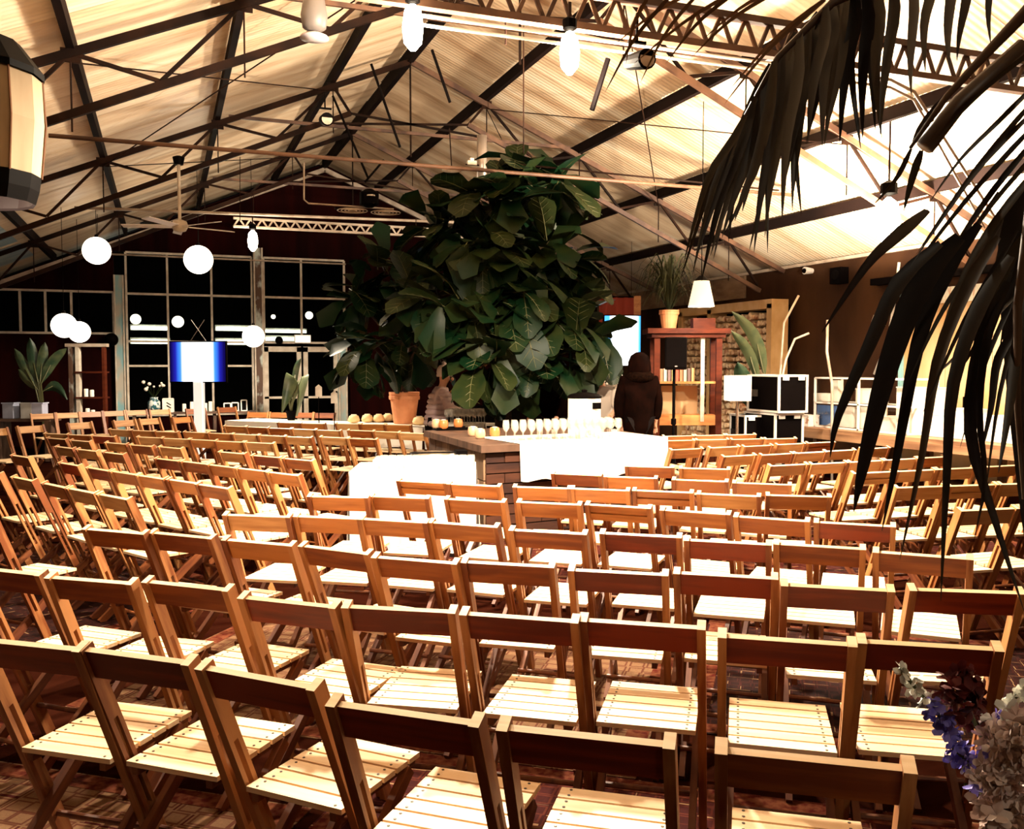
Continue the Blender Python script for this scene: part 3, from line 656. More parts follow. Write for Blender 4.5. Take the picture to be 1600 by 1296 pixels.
rugs = [(-0.9, 3.4, 2.2, 1.7, 37, 1, 'cream patterned rug under the second row, left of centre'), (1.3, 2.4, 2.4, 1.8, 37, 0, 'red lozenge rug under the nearest chairs'),
        (-1.9, 4.9, 2.2, 1.6, 50, 0, 'red rug under the left end of the third row'), (1.2, 4.8, 2.8, 1.9, 37, 1, 'cream rug under the middle of the fourth row'), (3.7, 3.6, 2.4, 1.9, 37, 2, 'dark red rug under the right end of the rows'),
        (-1.0, 1.5, 1.7, 1.5, 37, 2, 'dark patterned rug in the lower left corner'), (3.0, 7.0, 3.0, 2.0, 30, 0, 'red rug before the bar'), (-0.9, 7.6, 3.0, 2.0, 60, 2, 'dark rug under the left chair block'), (6.0, 6.6, 3.0, 2.2, 0, 0, 'red rug under the right chair block')]
for x, y, lx, ly, a, k, lab in rugs:
    t = thing('oriental_rug', lab, 'rug', (x, y, 0), -R(a), 'oriental rugs on the floor')
    z = 0.004+0.0006*rugs.index((x, y, lx, ly, a, k, lab))
    MB().box((0, 0, z/2), (lx, ly, z)).obj('field', RM[k], t)
    for s in (-1, 1):
        MB().box((0, s*(ly/2-0.06), z+0.0008), (lx, 0.1, 0.002)).obj('border', M_BORDER, t); MB().box((s*(lx/2-0.06), 0, z+0.0008), (0.1, ly-0.22, 0.002)).obj('border', M_BORDER, t)

# ================================================================== BAR ISLAND
M_BARTOP = mat('bar_top', (0.16, 0.09, 0.06), 0.5, color2=(0.05, 0.025, 0.016), scale=(2, 14, 2), bump=0.3)
M_BARP = mat('bar_plank', (0.075, 0.022, 0.008), 0.7, color2=(0.025, 0.006, 0.003), scale=(2, 8, 12), bump=0.3, objrand=0.4)
M_BARG = mat('bar_plank_grey', (0.26, 0.16, 0.09), 0.7, color2=(0.10, 0.05, 0.026), scale=(12, 12, 2), bump=0.3, objrand=0.4)
ZB = 0.90
V1 = at_z(752, 697, ZB); V2 = at_z(1042, 684, ZB); V3 = at_z(662, 673, ZB); V4 = V2+V3-V1
bar = thing('bar_counter', 'dark plank bar island with a weathered wooden top before the fig tree', 'bar', (V1.x, V1.y, 0))
BL = (-V1.x, -V1.y, 0)
MB().prism([(p.x, p.y) for p in (V1, V2, V4, V3)], ZB-0.07, ZB).obj('counter_top', M_BARTOP, bar, BL)
def inset(p, c, k=0.06): return p+(c-p).normalized()*k
cc = (V1+V2+V3+V4)/4
W1, W2, W3, W4 = [inset(p, cc, 0.09) for p in (V1, V2, V3, V4)]
MB().prism([(p.x, p.y) for p in [inset(q, cc, 0.03) for q in (W1, W2, W4, W3)]], 0.0, ZB-0.07).obj('core', M_BLACKM, bar, BL)
def planks(A, B, m, rows, cols, off):
    d = (B-A); L = d.length; d.normalize(); n = Vector((d.y, -d.x, 0))
    M = Matrix((d, Vector((-d.y, d.x, 0)), Vector((0, 0, 1)))).transposed()
    h = (ZB-0.08)/rows
    for r in range(rows):
        c = 0.0 if r % 2 == 0 else -0.5
        while c < cols:
            a = max(c, 0)/cols*L; b = min(c+1, cols)/cols*L; c += 1
            if b-a < 0.02: continue
            p = A+d*((a+b)/2); MB().box((0, 0, 0), (b-a-0.012, 0.03, h-0.012), M).obj('plank', m, bar, (p.x+BL[0]+n.x*off(), p.y+BL[1]+n.y*off(), h*(r+0.5)))
planks(W1, W2, M_BARP, 8, 5, lambda: rnd.uniform(-0.004, 0.006))
planks(W3, W1, M_BARG, 3, 7, lambda: rnd.uniform(-0.004, 0.006))
planks(W2, W4, M_BARP, 8, 6, lambda: 0)

def cloth(name, label, A, B, depth, z, drop, sides, group=None, amp=0.012):
    """cloth over a table top: front edge A->B, depth behind it; drop = hang height; sides = which sides hang"""
    ux = (B-A); L = ux.length; ux = ux.normalized(); uy = Vector((-ux.y, ux.x, 0))
    root = Vector((A.x, A.y, 0)); mb = MB()
    def P(u, v, zz): return ux*u+uy*v+Vector((0, 0, zz))
    nx = 24
    mb.grid([[P(L*i/nx, depth*k/8, z+0.006) for i in range(nx+1)] for k in range(9)])
    rows = 8
    def hang(p0, p1, out, n):
        g = []
        for k in range(rows+1):
            f = k/rows; r = []
            for i in range(n+1):
                q = p0+(p1-p0)*(i/n); wv = amp*f*(math.sin(i*1.3)+0.6*math.sin(i*2.9+1))+0.02*f
                r.append(q+out*(0.008+wv)+Vector((0, 0, z+0.006-f*(drop+0.012*math.sin(i*0.7)))))
            g.append(r)
        mb.grid(g)
    if 'f' in sides: hang(P(0, 0, 0), P(L, 0, 0), -uy, nx*2)
    if 'l' in sides: hang(P(0, depth, 0), P(0, 0, 0), -ux, 24)
    if 'r' in sides: hang(P(L, 0, 0), P(L, depth, 0), ux, 24)
    if 'b' in sides: hang(P(L, depth, 0), P(0, depth, 0), uy, nx)
    o = mb.obj(name, M_CLOTH, None, tuple(root), smooth=True)
    return tag(o, label, 'tablecloth', group), ux, uy
cl, bux, buy = cloth('bar_cloth', 'plain white cloth hanging over the front of the plank bar', at_z(811, 694.4, ZB)-(V3-V1).normalized()*0.01, V2-(V3-V1).normalized()*0.01, 0.95, ZB, 0.37, 'fr')
VG = at_z(811, 694.4, ZB)
# wine glasses
ME_WINE = MB().lathe([(0.033, 0.0), (0.034, 0.003), (0.005, 0.008), (0.004, 0.085), (0.012, 0.095), (0.034, 0.125), (0.037, 0.155), (0.030, 0.205), (0.0285, 0.205), (0.0355, 0.155), (0.032, 0.127), (0.008, 0.10)], n=12, caps=False).mesh('wine_glass', M_DRINK, True)
ME_TUMB = MB().lathe([(0.001, 0.0), (0.028, 0.0), (0.033, 0.10), (0.0315, 0.10), (0.027, 0.006), (0.001, 0.006)], n=12, caps=False).mesh('tumbler', M_DRINK, True)
def glasses(me, name, O, ux, uy, nx, ny, dx, dy, z, label, group, cat='glass'):
    for j in range(ny):
        for i in range(nx):
            p = O+ux*(i*dx+(0.5*dx if j % 2 else 0)+rnd.uniform(-.004, .004))+uy*(j*dy+rnd.uniform(-.004, .004))
            tag(link(name, me, None, (p.x, p.y, z), (0, 0, rnd.random()*6)), '%s, %s from left, %s row' % (label, ORD[i], ('front', 'second', 'third', 'fourth', 'fifth', 'sixth')[j]), cat, group)
glasses(ME_WINE, 'wine_glass', VG+bux*0.04+buy*0.16, bux, buy, 14, 4, 0.096, 0.095, ZB+0.007, 'stemmed wine glass on the white bar cloth', 'wine glasses on the bar cloth')
for i, px in enumerate((845, 868, 905, 940, 962)):
    p = at_z(px, 687, ZB); tag(link('tumbler', ME_TUMB, None, (p.x, p.y+0.03, ZB+0.007)), 'low tumbler at the front edge of the bar cloth, %s from left' % ORD[i], 'glass', 'tumblers at the bar edge')
# glowing jars with candles on the wooden top
M_JAR = mat('jar_orange', (0.55, 0.16, 0.04), 0.4, emit=0.12, ecol=(1, 0.4, 0.12))
M_JARW = mat('jar_pale', (0.62, 0.36, 0.2), 0.4, emit=0.12, ecol=(1, 0.6, 0.3))
for i, (px, py, m, lab) in enumerate(((682, 672, M_JARW, 'pale candle jar at the left end of the black tray'), (693, 673, M_JAR, 'orange candle jar standing on the black tray'), (716, 671, M_JAR, 'round orange candle jar at the right end of the black tray'),
                                 (739, 682, M_JARW, 'pale candle jar, left one of the three on the bar corner'), (750, 686, M_JARW, 'pale candle jar in front of the three on the bar corner'), (773, 683, M_JAR, 'bright orange candle jar beside the white bar cloth'))):
    p = at_z(px, py, ZB); t = thing('candle_jar', lab, 'candle', (p.x, p.y, ZB+(0.02 if i < 3 else 0.0)), 0, 'candle jars on the bar')
    MB().lathe([(0.04, 0), (0.055, 0.02), (0.058, 0.06), (0.05, 0.10), (0.044, 0.105), (0.04, 0.1)], n=14).obj('jar', m, t, smooth=True)
    MB().lathe([(0.03, 0.102), (0.03, 0.11), (0.004, 0.112)], n=10).obj('wax', M_CLOTH, t)
p = at_z(705, 672, ZB); tr = thing('serving_tray', 'long black tray under the candle jars', 'tray', (p.x, p.y, ZB), 0)
MB().box((0, 0, 0.009), (0.42, 0.2, 0.016)).obj('base', M_BLACK, tr)
for s in (-1, 1): MB().box((0, s*0.1, 0.02), (0.42, 0.012, 0.03)).obj('rim', M_BLACK, tr)
# coffee urn
p = at_d(913, 645, 10.25); t = thing('coffee_urn', 'white coffee urn with a black lid behind the wine glasses', 'urn', (p.x, p.y, ZB))
MB().lathe([(0.18, 0.0), (0.185, 0.02), (0.185, 0.40), (0.18, 0.415)], n=24).obj('body', mat('enamel', (0.86, 0.83, 0.78), 0.35), t, smooth=False)
MB().lathe([(0.19, 0.41), (0.195, 0.43), (0.16, 0.455), (0.05, 0.475), (0.02, 0.475)], n=24).obj('lid', M_BLACK, t)
MB().box((0.06, -0.19, 0.33), (0.10, 0.02, 0.07)).obj('label_plate', M_BLACK, t)
MB().tube([(-0.05, -0.18, 0.06), (-0.05, -0.24, 0.06), (-0.05, -0.245, 0.03)], 0.012, 8).obj('tap', M_CHROME, t)
MB().lathe([(0.03, 0.475), (0.035, 0.50), (0.01, 0.51)], n=12).obj('knob', M_BLACK, t)
# back bar table with more glasses (left of the trunk)
A = at_z(692, 664, 0.85); B = at_z(757, 664, 0.85)
tb = thing('side_table', 'plain table hidden under the white cloth left of the fig trunk', 'table', (A.x, A.y, 0)); ux = (B-A).normalized(); uy = Vector((-ux.y, ux.x, 0))
MB().prism([(q.x-A.x, q.y-A.y) for q in (A, B, B+uy*0.5, A+uy*0.5)], 0.80, 0.85).obj('table_top', M_BARTOP, tb)
for q in (A+ux*.05+uy*.05, B-ux*.05+uy*.05, B-ux*.05+uy*.45, A+ux*.05+uy*.45): MB().box((q.x-A.x, q.y-A.y, 0.40), (0.05, 0.05, 0.80)).obj('leg', M_BARTOP, tb)
_, ux, uy = cloth('table_cloth', 'white cloth on the glass table left of the fig trunk', A, B, 0.5, 0.85, 0.3, 'flr')
glasses(ME_WINE, 'wine_glass', A+ux*0.05+uy*0.08, ux, uy, 7, 4, 0.08, 0.1, 0.857, 'stemmed wine glass left of the fig trunk', 'wine glasses left of the trunk')

# white table in front of the bar
T1 = at_z(546, 739, 0.75); T2 = at_z(744, 738, 0.75)
ux = (T2-T1).normalized(); uy = Vector((-ux.y, ux.x, 0)); LT = (T2-T1).length
tb = thing('side_table', 'folding table under the white cloth left of the plank bar', 'table', (T1.x, T1.y, 0))
MB().prism([(q.x-T1.x, q.y-T1.y) for q in (T1, T2, T2+uy*0.80, T1+uy*0.80)], 0.71, 0.748).obj('table_top', M_BARTOP, tb)
for q in (T1+ux*.06+uy*.06, T2-ux*.06+uy*.06, T2-ux*.06+uy*.74, T1+ux*.06+uy*.74): MB().box((q.x-T1.x, q.y-T1.y, 0.355), (0.045, 0.045, 0.71)).obj('leg', M_BARTOP, tb)
cloth('table_cloth', 'white floor-length cloth on the table left of the plank bar', T1, T2, 0.80, 0.75, 0.70, 'flr')
glasses(ME_TUMB, 'tumbler', T1+ux*0.22+uy*0.08, ux, uy, 12, 6, 0.072, 0.074, 0.758, 'plain tumbler on the white table', 'tumblers on the white table')
p = T1+ux*0.7+uy*0.66; t = thing('metal_tub', 'low pale tub with a dark wedge end behind the tumblers', 'tub', (p.x, p.y+0.02, 0.757), -R(10))
MB().lathe([(0.12, 0.0), (0.19, 0.03), (0.22, 0.10), (0.215, 0.10), (0.18, 0.035), (0.02, 0.01)], n=20, caps=False).obj('bowl', M_CHROME, t, smooth=True)
MB().tube([(-0.22, 0, 0.10), (0.22, 0, 0.10)], 0.008, 6).obj('handle_bar', M_BLACK, t)
MB().box((0.26, 0.0, 0.06), (0.1, 0.2, 0.12)).obj('ice_box', M_BLACK, t)

# long white table further back with pot, rounds and tags
A = at_z(352, 658, 0.75); B = at_z(661, 669, 0.75); ux = (B-A).normalized(); uy = Vector((-ux.y, ux.x, 0)); LT = (B-A).length
tb = thing('long_table', 'long table under white cloth before the glass doors', 'table', (A.x, A.y, 0))
MB().prism([(q.x-A.x, q.y-A.y) for q in (A, B, B+uy*0.75, A+uy*0.75)], 0.70, 0.748).obj('table_top', M_BARTOP, tb)
for k in range(4):
    for v in (0.06, 0.69):
        q = ux*(0.1+k*(LT-0.2)/3)+uy*v; MB().box((q.x, q.y, 0.35), (0.05, 0.05, 0.70)).obj('leg', M_BARTOP, tb)
cloth('table_cloth', 'long white cloth on the table before the glass doors', A, B, 0.75, 0.75, 0.32, 'flr')
M_BREAD = mat('cream_round', (0.85, 0.66, 0.36), 0.7, color2=(0.75, 0.5, 0.22))
for i, (px, py, r) in enumerate(((553, 652, .09), (574, 651, .09), (592, 651, .09), (606, 650, .085), (644, 652, .1), (655, 655, .1))):
    p = at_z(px, py+9, 0.76); t = thing('round_loaf', 'cream coloured round loaf on the long white table, %s from left' % ORD[i], 'loaf', (p.x, p.y, 0.757), 0, 'round loaves on the long table')
    MB().lathe([(0.02, 0), (r, 0.02), (r*1.08, 0.05), (r*0.85, 0.11), (r*0.3, 0.135), (0.01, 0.137)], n=16).obj('crust', M_BREAD, t, smooth=True)
    for s in (-1, 1): MB().box((0, s*0.02, 0.134), (r*0.9, 0.008, 0.008)).obj('score', M_CLOTH, t)
for i, (px, pt, pb) in enumerate(((497, 612, 679), (521, 622, 684))):
    b_ = at_d(px, pb, 14.2); t_ = at_d(px, pt, 14.2); t = thing('sign_stand', 'white house-shaped tag on a thin black rod, %s one' % ('left taller', 'right shorter')[i], 'sign', (b_.x, b_.y-0.1, 0.0))
    hgt = t_.z
    MB().tube([(0, 0, 0.01), (0, 0, hgt)], 0.008, 6).obj('rod', M_BLACK, t); MB().lathe([(0.10, 0.0), (0.10, 0.012), (0.01, 0.02)], n=14).obj('foot', M_BLACK, t)
    tagm = MB(); tagm.v = [Vector(q) for q in ((-.05, -.012, hgt-.08), (.05, -.012, hgt-.08), (.05, -.012, hgt+.07), (0, -.012, hgt+.11), (-.05, -.012, hgt+.07))]; tagm.v += [v+Vector((0, .01, 0)) for v in tagm.v]
    tagm.f = [(0, 1, 2, 3, 4), (9, 8, 7, 6, 5)]+[(i, i+5, (i+1) % 5+5, (i+1) % 5) for i in range(5)]
    tagm.obj('tag', M_WHITE, t)
def pot(parent, r, h, m=M_TERRA):
    o = MB().lathe([(r*0.66, 0), (r*0.70, 0.01), (r*0.9, h*0.74), (r*0.9, h*0.76)], n=20).obj('pot', m, parent)
    MB().lathe([(r*0.9, h*0.76), (r*0.98, h*0.76), (r, h*0.80), (r, h*0.88), (r*0.96, h*0.885), (r*0.99, h*0.93), (r*0.99, h), (r*0.9, h), (r*0.88, h*0.9)], n=20, caps=False).obj('pot_rim', m, o)
    MB().lathe([(0.01, h*0.9), (r*0.89, h*0.9)], n=16).obj('soil', M_BLACKM, o)

# ================================================================== FIG TREES
def leaf_mesh(name, m, L=1.0, W=0.62, bend=0.25, fold=0.12, n=6):
    mb = MB(); rows = []
    prof = [0.16, 0.62, 0.66, 0.86, 1.0, 0.94, 0.30]
    for i in range(n+1):
        f = i/n; wd = prof[i]*W/2; y = f*L; z = -bend*f*f*L
        rows.append([(-wd, y, z+fold*wd*2), (-wd*0.5, y+0.01, z+fold*wd*0.7), (0, y, z), (wd*0.5, y+0.01, z+fold*wd*0.7), (wd, y, z+fold*wd*2)])
    mb.grid(rows)
    me = mb.mesh(name, m, True)
    return me
def vein_mesh(L=1.0, bend=0.25):
    mb = MB(); mb.tube([(0, -0.12*L, 0.02)]+[(0, f*L, -bend*f*f*L+0.004) for f in (0, .25, .5, .75, .97)], [0.014, 0.013, 0.011, 0.009, 0.006, 0.003], 5)
    for f in (0.3, 0.5, 0.68, 0.82):
        for s in (-1, 1): mb.tube([(0, f*L, -bend*f*f*L+0.005), (s*0.2, (f+0.16)*L, -bend*(f+.16)**2*L+0.03)], [0.006, 0.002], 4)
    return mb.mesh('midrib', M_VEIN)
LEAF = [(leaf_mesh('leaf', M_GREEN, 1, 0.66, b, fo), vein_mesh(1, b)) for b, fo in ((0.15, 0.10), (0.35, 0.14), (0.5, 0.05))]
def fig(name, label, base, top, blobs, nleaf, seed, lsize, ztrunk, trunk_r, nstem=3, inner=300):
    rr = random.Random(seed)
    t = thing(name, label, 'tree', base)
    B0 = Vector(base)
    M_BARK = mat('bark', (0.07, 0.035, 0.02), 0.85, color2=(0.03, 0.014, 0.009), scale=(6, 6, 2), bump=0.4)
    for s in range(nstem):
        a = 2*PI*s/nstem+0.4; pts = [Vector((0.05*math.cos(a), 0.05*math.sin(a), 0))]
        for k in range(1, 5):
            f = k/4; pts.append(Vector(((0.05+0.22*f*f)*math.cos(a)+rr.uniform(-.05, .05), (0.05+0.22*f*f)*math.sin(a)+rr.uniform(-.05, .05), ztrunk+(top-ztrunk)*f*(0.9 if s else 0.97))) if k > 1 else Vector((0.06*math.cos(a), 0.06*math.sin(a), ztrunk)))
        MB().tube(pts, [trunk_r*q for q in (1, 0.9, 0.7, 0.5, 0.25)], 8).obj('trunk' if s == 0 else 'stem', M_BARK, t, smooth=True)
    tot = sum(b[3]**2 for b in blobs)
    for bi, (px, py, d, rpx) in enumerate(blobs):
        c = at_d(px, py, d)-B0; r = rpx*d/FPX
        z0 = min(max(ztrunk+0.1, c.z-0.7), top-0.3)
        MB().tube([Vector((rr.uniform(-.06, .06), rr.uniform(-.06, .06), z0)), (c+Vector((0, 0, z0)))*0.5+Vector((0, 0, -0.05)), c], [0.03, 0.022, 0.012], 6).obj('branch', M_BARK, t, smooth=True)
        n = max(4, int(nleaf*rpx**2/tot))
        for k in range(n):
            u = rr.uniform(-0.9, 1); a = rr.uniform(0, 2*PI); q = math.sqrt(1-u*u)
            dirv = Vector((q*math.cos(a), q*math.sin(a), u)); rad = r*rr.uniform(0.35, 0.95)
            p = c+Vector((dirv.x, dirv.y, dirv.z*0.95))*rad
            y = (dirv+Vector((rr.uniform(-.5, .5), rr.uniform(-.5, .5), rr.uniform(-0.75, 0.35)))).normalized()
            x = y.cross(Vector((0, 0, 1))+Vector((rr.uniform(-.4, .4), rr.uniform(-.4, .4), 0))).normalized(); z = x.cross(y)
            s = lsize*rr.uniform(0.7, 1.15)
            Mx = Matrix((x, y, z)).transposed().to_4x4(); me, ve = LEAF[rr.randrange(3)]
            o = link('leaf', me, t); o.matrix_local = Matrix.Translation(p-y*s*0.3) @ Mx @ Matrix.Scale(s, 4)
            link('midrib', ve, o)
    mb = MB(); rows0 = [(-.5, 0, 0)]
    for k in range(inner):
        px, py, d, rpx = rr.choices(blobs, [b[3]**2 for b in blobs])[0]; c = at_d(px, py, d)-B0; r = rpx*d/FPX
        dv = Vector((rr.gauss(0, 1), rr.gauss(0, 1), rr.gauss(0, 1))).normalized()*r*rr.uniform(0.2, 1.0); p = c+dv
        y = (dv.normalized()+Vector((rr.uniform(-.6, .6), rr.uniform(-.6, .6), rr.uniform(-0.9, 0.2)))).normalized(); x = y.cross(Vector((rr.uniform(-.5, .5), rr.uniform(-.5, .5), 1))).normalized(); z = x.cross(y); s = lsize*rr.uniform(0.7, 1.1)
        prof = (0.06, 0.34, 0.40, 0.62*0.5*1.05, 0.04)
        mb.grid([[p+y*s*(f-.3)+x*s*w_*sg+z*s*(abs(sg)*w_*0.25-0.3*f*f) for f, w_ in zip((0, .25, .5, .8, 1.0), (0.05, 0.17, 0.22, 0.32, 0.04))] for sg in (-1, 0, 1)])
    o = mb.obj('inner_foliage', M_GREEN, t, smooth=True); o['kind'] = 'stuff'; o['label'] = 'dense inner leaves of the crown'
    return t
p = at_d(787, 700, 12.3)
fig('fig_tree', 'tall fiddle-leaf fig tree with a broad dark crown in the middle', (p.x, p.y, 0.0), 4.5,
    [(800, 320, 12.2, 62), (700, 370, 12.3, 70), (760, 400, 11.9, 85), (850, 400, 12.2, 75), (820, 480, 11.9, 85), (730, 480, 11.7, 80), (770, 560, 11.6, 70), (880, 520, 12.0, 70), (680, 470, 12.2, 60), (850, 560, 12.0, 55), (800, 262, 12.2, 42), (870, 290, 12.3, 42), (740, 310, 12.3, 45), (930, 530, 12.2, 40)], 250, 5, 0.60, 1.3, 0.075)
plant = thing('planter_tub', 'dark planter tub holding the tall fig tree', 'planter', (p.x, p.y, 0))
MB().lathe([(0.24, 0), (0.33, 0.55), (0.35, 0.6), (0.32, 0.6), (0.30, 0.5), (0.02, 0.5)], n=20).obj('tub', M_BLACK, plant)
MB().lathe([(0.34, 0.5), (0.365, 0.52), (0.365, 0.62), (0.34, 0.62)], n=20, caps=False).obj('rim', M_BLACK, plant)
p = at_d(632, 655, 14.5)
tp = thing('terracotta_pot', 'large terracotta pot with ridged rim on the long white table', 'pot', (p.x, p.y, 0.757)); pot(tp, 0.245, 0.5)
fig('potted_fig', 'smaller fiddle-leaf fig growing from the terracotta pot', (p.x, p.y, 1.2), 1.6,
    [(560, 470, 14.2, 50), (585, 545, 13.8, 55), (650, 540, 13.6, 55), (610, 430, 14.4, 55), (650, 470, 14.0, 50), (545, 540, 14.0, 28)], 66, 9, 0.55, 0.25, 0.02, 3, 70)
# ceiling-high grass plant in pot on the shelf is built below with the shelf

# ================================================================== RIGHT SIDE
M_SHELF = mat('shelf_wood', (0.09, 0.016, 0.005), 0.6, color2=(0.04, 0.006, 0.002), scale=(3, 3, 14), objrand=0.3, spec=0.15)
M_SHELFO = mat('shelf_board', (0.62, 0.27, 0.08), 0.5, color2=(0.45, 0.15, 0.04), scale=(3, 14, 14))
p = at_d(1022, 600, 12.6); q = at_d(1128, 600, 12.6); ux = (q-p); ux.z = 0; LS = ux.length; ang = math.atan2(ux.y, ux.x)
sh = thing('open_shelf', 'reddish wooden open shelf unit behind the loudspeaker', 'shelf', (p.x, p.y, 0), ang)
HS = 2.12
for x in (0.04, LS-0.04):
    for y in (0.03, 0.40): MB().box((x, y, HS/2), (0.08, 0.06, HS)).obj('upright', M_SHELF, sh)
MB().box((LS/2, 0.21, HS+0.03), (LS+0.2, 0.56, 0.07)).obj('cornice', M_SHELF, sh); MB().box((LS/2, 0.21, HS-0.035), (LS+0.08, 0.48, 0.05)).obj('cornice_step', M_SHELF, sh)
for z, h, m in ((1.44, 0.03, M_SHELFO), (0.92, 0.14, M_SHELFO), (0.45, 0.03, M_PALESTEEL)):
    MB().box((LS/2, 0.21, z), (LS-0.1, 0.36, h)).obj('shelf_board', m, sh)
MB().box((0.42, 0.40, 1.18), (LS*0.55, 0.015, 0.42)).obj('back_panel', mat('back_panel', (0.55, 0.36, 0.18), 0.6), sh)
MB().box((LS*0.72, 0.05, 1.5), (0.05, 0.05, 1.2)).obj('divider', M_WHITE, sh)
bc = [(0.6, 0.2, 0.1), (0.75, 0.6, 0.4), (0.15, 0.1, 0.1), (0.7, 0.45, 0.2), (0.5, 0.1, 0.06)]
for i in range(9):
    hb = rnd.uniform(0.16, 0.24); t = thing('book', 'upright book on the middle board of the open shelf, %s from left' % ORD[i], 'book', tuple(Vector((p.x, p.y, 1.456))+Matrix.Rotation(ang, 3, 'Z') @ Vector((0.12+i*0.055, 0.12, 0))), ang, 'books on the open shelf')
    MB().box((0, 0.07, hb/2), (0.04, 0.13, hb)).obj('cover', mat('book_%d' % (i % 5), bc[i % 5], 0.6), t); MB().box((0, 0.072, hb/2+0.002), (0.032, 0.125, hb)).obj('pages', M_CLOTH, t)
# grassy plant in pot on the shelf
g0 = at_d(1045, 525, 12.8); t = thing('spider_plant', 'long-leaved grassy plant in a terracotta pot on top of the shelf', 'plant', (g0.x, g0.y, HS+0.065)); pot(t, 0.14, 0.26)
M_GRASS = mat('grass_dark', (0.010, 0.014, 0.006), 0.6, color2=(0.03, 0.034, 0.012), spec=0.15)
rr = random.Random(3)
for k in range(95):
    a = rr.uniform(0, 2*PI); e = rr.uniform(0.15, 0.6); hh = rr.uniform(0.35, 0.9); pts = []
    for j in range(6):
        f = j/5; pts.append(Vector((math.cos(a)*e*f*1.1, math.sin(a)*e*f*1.1, 0.22+hh*math.sin(f*PI*0.78)*1.0-0.15*f*f)))
    mb = MB(); sd = Vector((-math.sin(a), math.cos(a), 0))
    mb.grid([[q-sd*w_ for q, w_ in zip(pts, (.006, .011, .012, .01, .007, .001))], [q+Vector((0, 0, -0.003)) for q in pts], [q+sd*w_ for q, w_ in zip(pts, (.006, .011, .012, .01, .007, .001))]])
    mb.obj('blade', M_GRASS, t)
t = thing('wooden_crate', 'small reddish box on top of the shelf beside the grassy plant', 'box', tuple(at_d(1098, 520, 12.7).xy)+(HS+0.065,), ang)
for s in (-1, 1): MB().box((0, s*0.1, 0.07), (0.3, 0.015, 0.14)).obj('side', M_SHELF, t); MB().box((s*0.145, 0, 0.07), (0.015, 0.2, 0.14)).obj('end', M_SHELF, t)
# loudspeaker on stand
s0 = at_d(1053, 600, 11.9); st = thing('speaker_stand', 'thin black tripod stand carrying the loudspeaker', 'stand', (s0.x, s0.y, 0), -YAW)
MB().tube([(0, 0, 0.12), (0, 0, 1.62)], 0.02, 8).obj('pole', M_BLACK, st); MB().lathe([(0.02, 0.9), (0.035, 0.91), (0.035, 0.98), (0.02, 0.99)], n=10).obj('collar', M_BLACK, st)
for k in range(3):
    a = 2*PI*k/3+0.5; MB().tube([(0, 0, 0.65), (0.5*math.cos(a), 0.5*math.sin(a), 0.015)], 0.012, 6).obj('leg', M_BLACK, st); MB().tube([(0, 0, 0.3), (0.27*math.cos(a), 0.27*math.sin(a), 0.3)], 0.008, 6).obj('brace', M_BLACK, st)
sp = thing('loudspeaker', 'black loudspeaker box on the tripod stand before the shelf', 'speaker', (s0.x, s0.y, 1.62), -YAW)
bevel(MB().prism([(-.145, -.13), (.145, -.13), (.10, .14), (-.10, .14)], 0, 0.42).obj('cabinet', M_BLACK, sp), 0.015, 2)
MB().box((0, -0.135, 0.22), (0.25, 0.012, 0.38)).obj('grille', M_BLACKM, sp); MB().box((0, -0.143, 0.045), (0.03, 0.004, 0.012)).obj('badge', M_WHITE, sp)
# firewood rack against the right wall
def XP(px, py): return at_X(px, py, XR-0.15)
a = XP(1084, 484); b = XP(1226, 484); y0, y1 = b.y, a.y; zt = 2.75
fw = thing('firewood_rack', 'pale timber frame with stacked firewood against the right wall', 'rack', (XR-0.35, y0, 0))
FO = (-(XR-0.35), -y0, 0)
M_PINE = mat('pine_frame', (0.75, 0.50, 0.24), 0.6, color2=(0.62, 0.36, 0.14), scale=(4, 4, 3))
for y in (y0, (y0+y1)/2+0.4, y1): MB().box((XR-0.3, y, zt/2), (0.35, 0.14, zt)).obj('upright', M_PINE, fw, FO)
for z in (0.15, zt): MB().box((XR-0.3, (y0+y1)/2, z), (0.35, y1-y0+0.14, 0.16)).obj('beam', M_PINE, fw, FO)
MB().box((XR-0.06, (y0+y1)/2, zt/2), (0.06, y1-y0, zt)).obj('back', M_BLACKM, fw, FO)
mb = MB(); mb2 = MB(); yy = y0+0.12
row = 0; z = 0.30
while z < zt-0.12:
    y = y0+0.12+(0.07 if row % 2 else 0)
    while y < y1-0.1:
        r = rnd.uniform(0.045, 0.07); n = rnd.choice((3, 4, 5, 6)); a0 = rnd.random()*6; jx = rnd.uniform(-0.04, 0.03)
        pts = [(y+r*math.cos(a0+2*PI*k/n), z+rnd.uniform(-.015, .015)+r*math.sin(a0+2*PI*k/n)) for k in range(n)]
        bb = len(mb.v); mb.v += [Vector((XR-0.42+jx, q[0], q[1])) for q in pts]+[Vector((XR-0.1, q[0], q[1])) for q in pts]
        mb.f.append(tuple(bb+k for k in range(n)))
        for k in range(n): mb.f.append((bb+k, bb+n+k, bb+n+(k+1) % n, bb+(k+1) % n))
        y += r*2.2
    z += 0.125; row += 1
o = mb.obj('firewood', mat('firewood', (0.92, 0.70, 0.45), 0.8, color2=(0.42, 0.16, 0.07), scale=(6, 9, 9), thresh=(0.45, 0.7)), fw, FO); o['kind'] = 'stuff'; o['label'] = 'split logs stacked between the timbers'
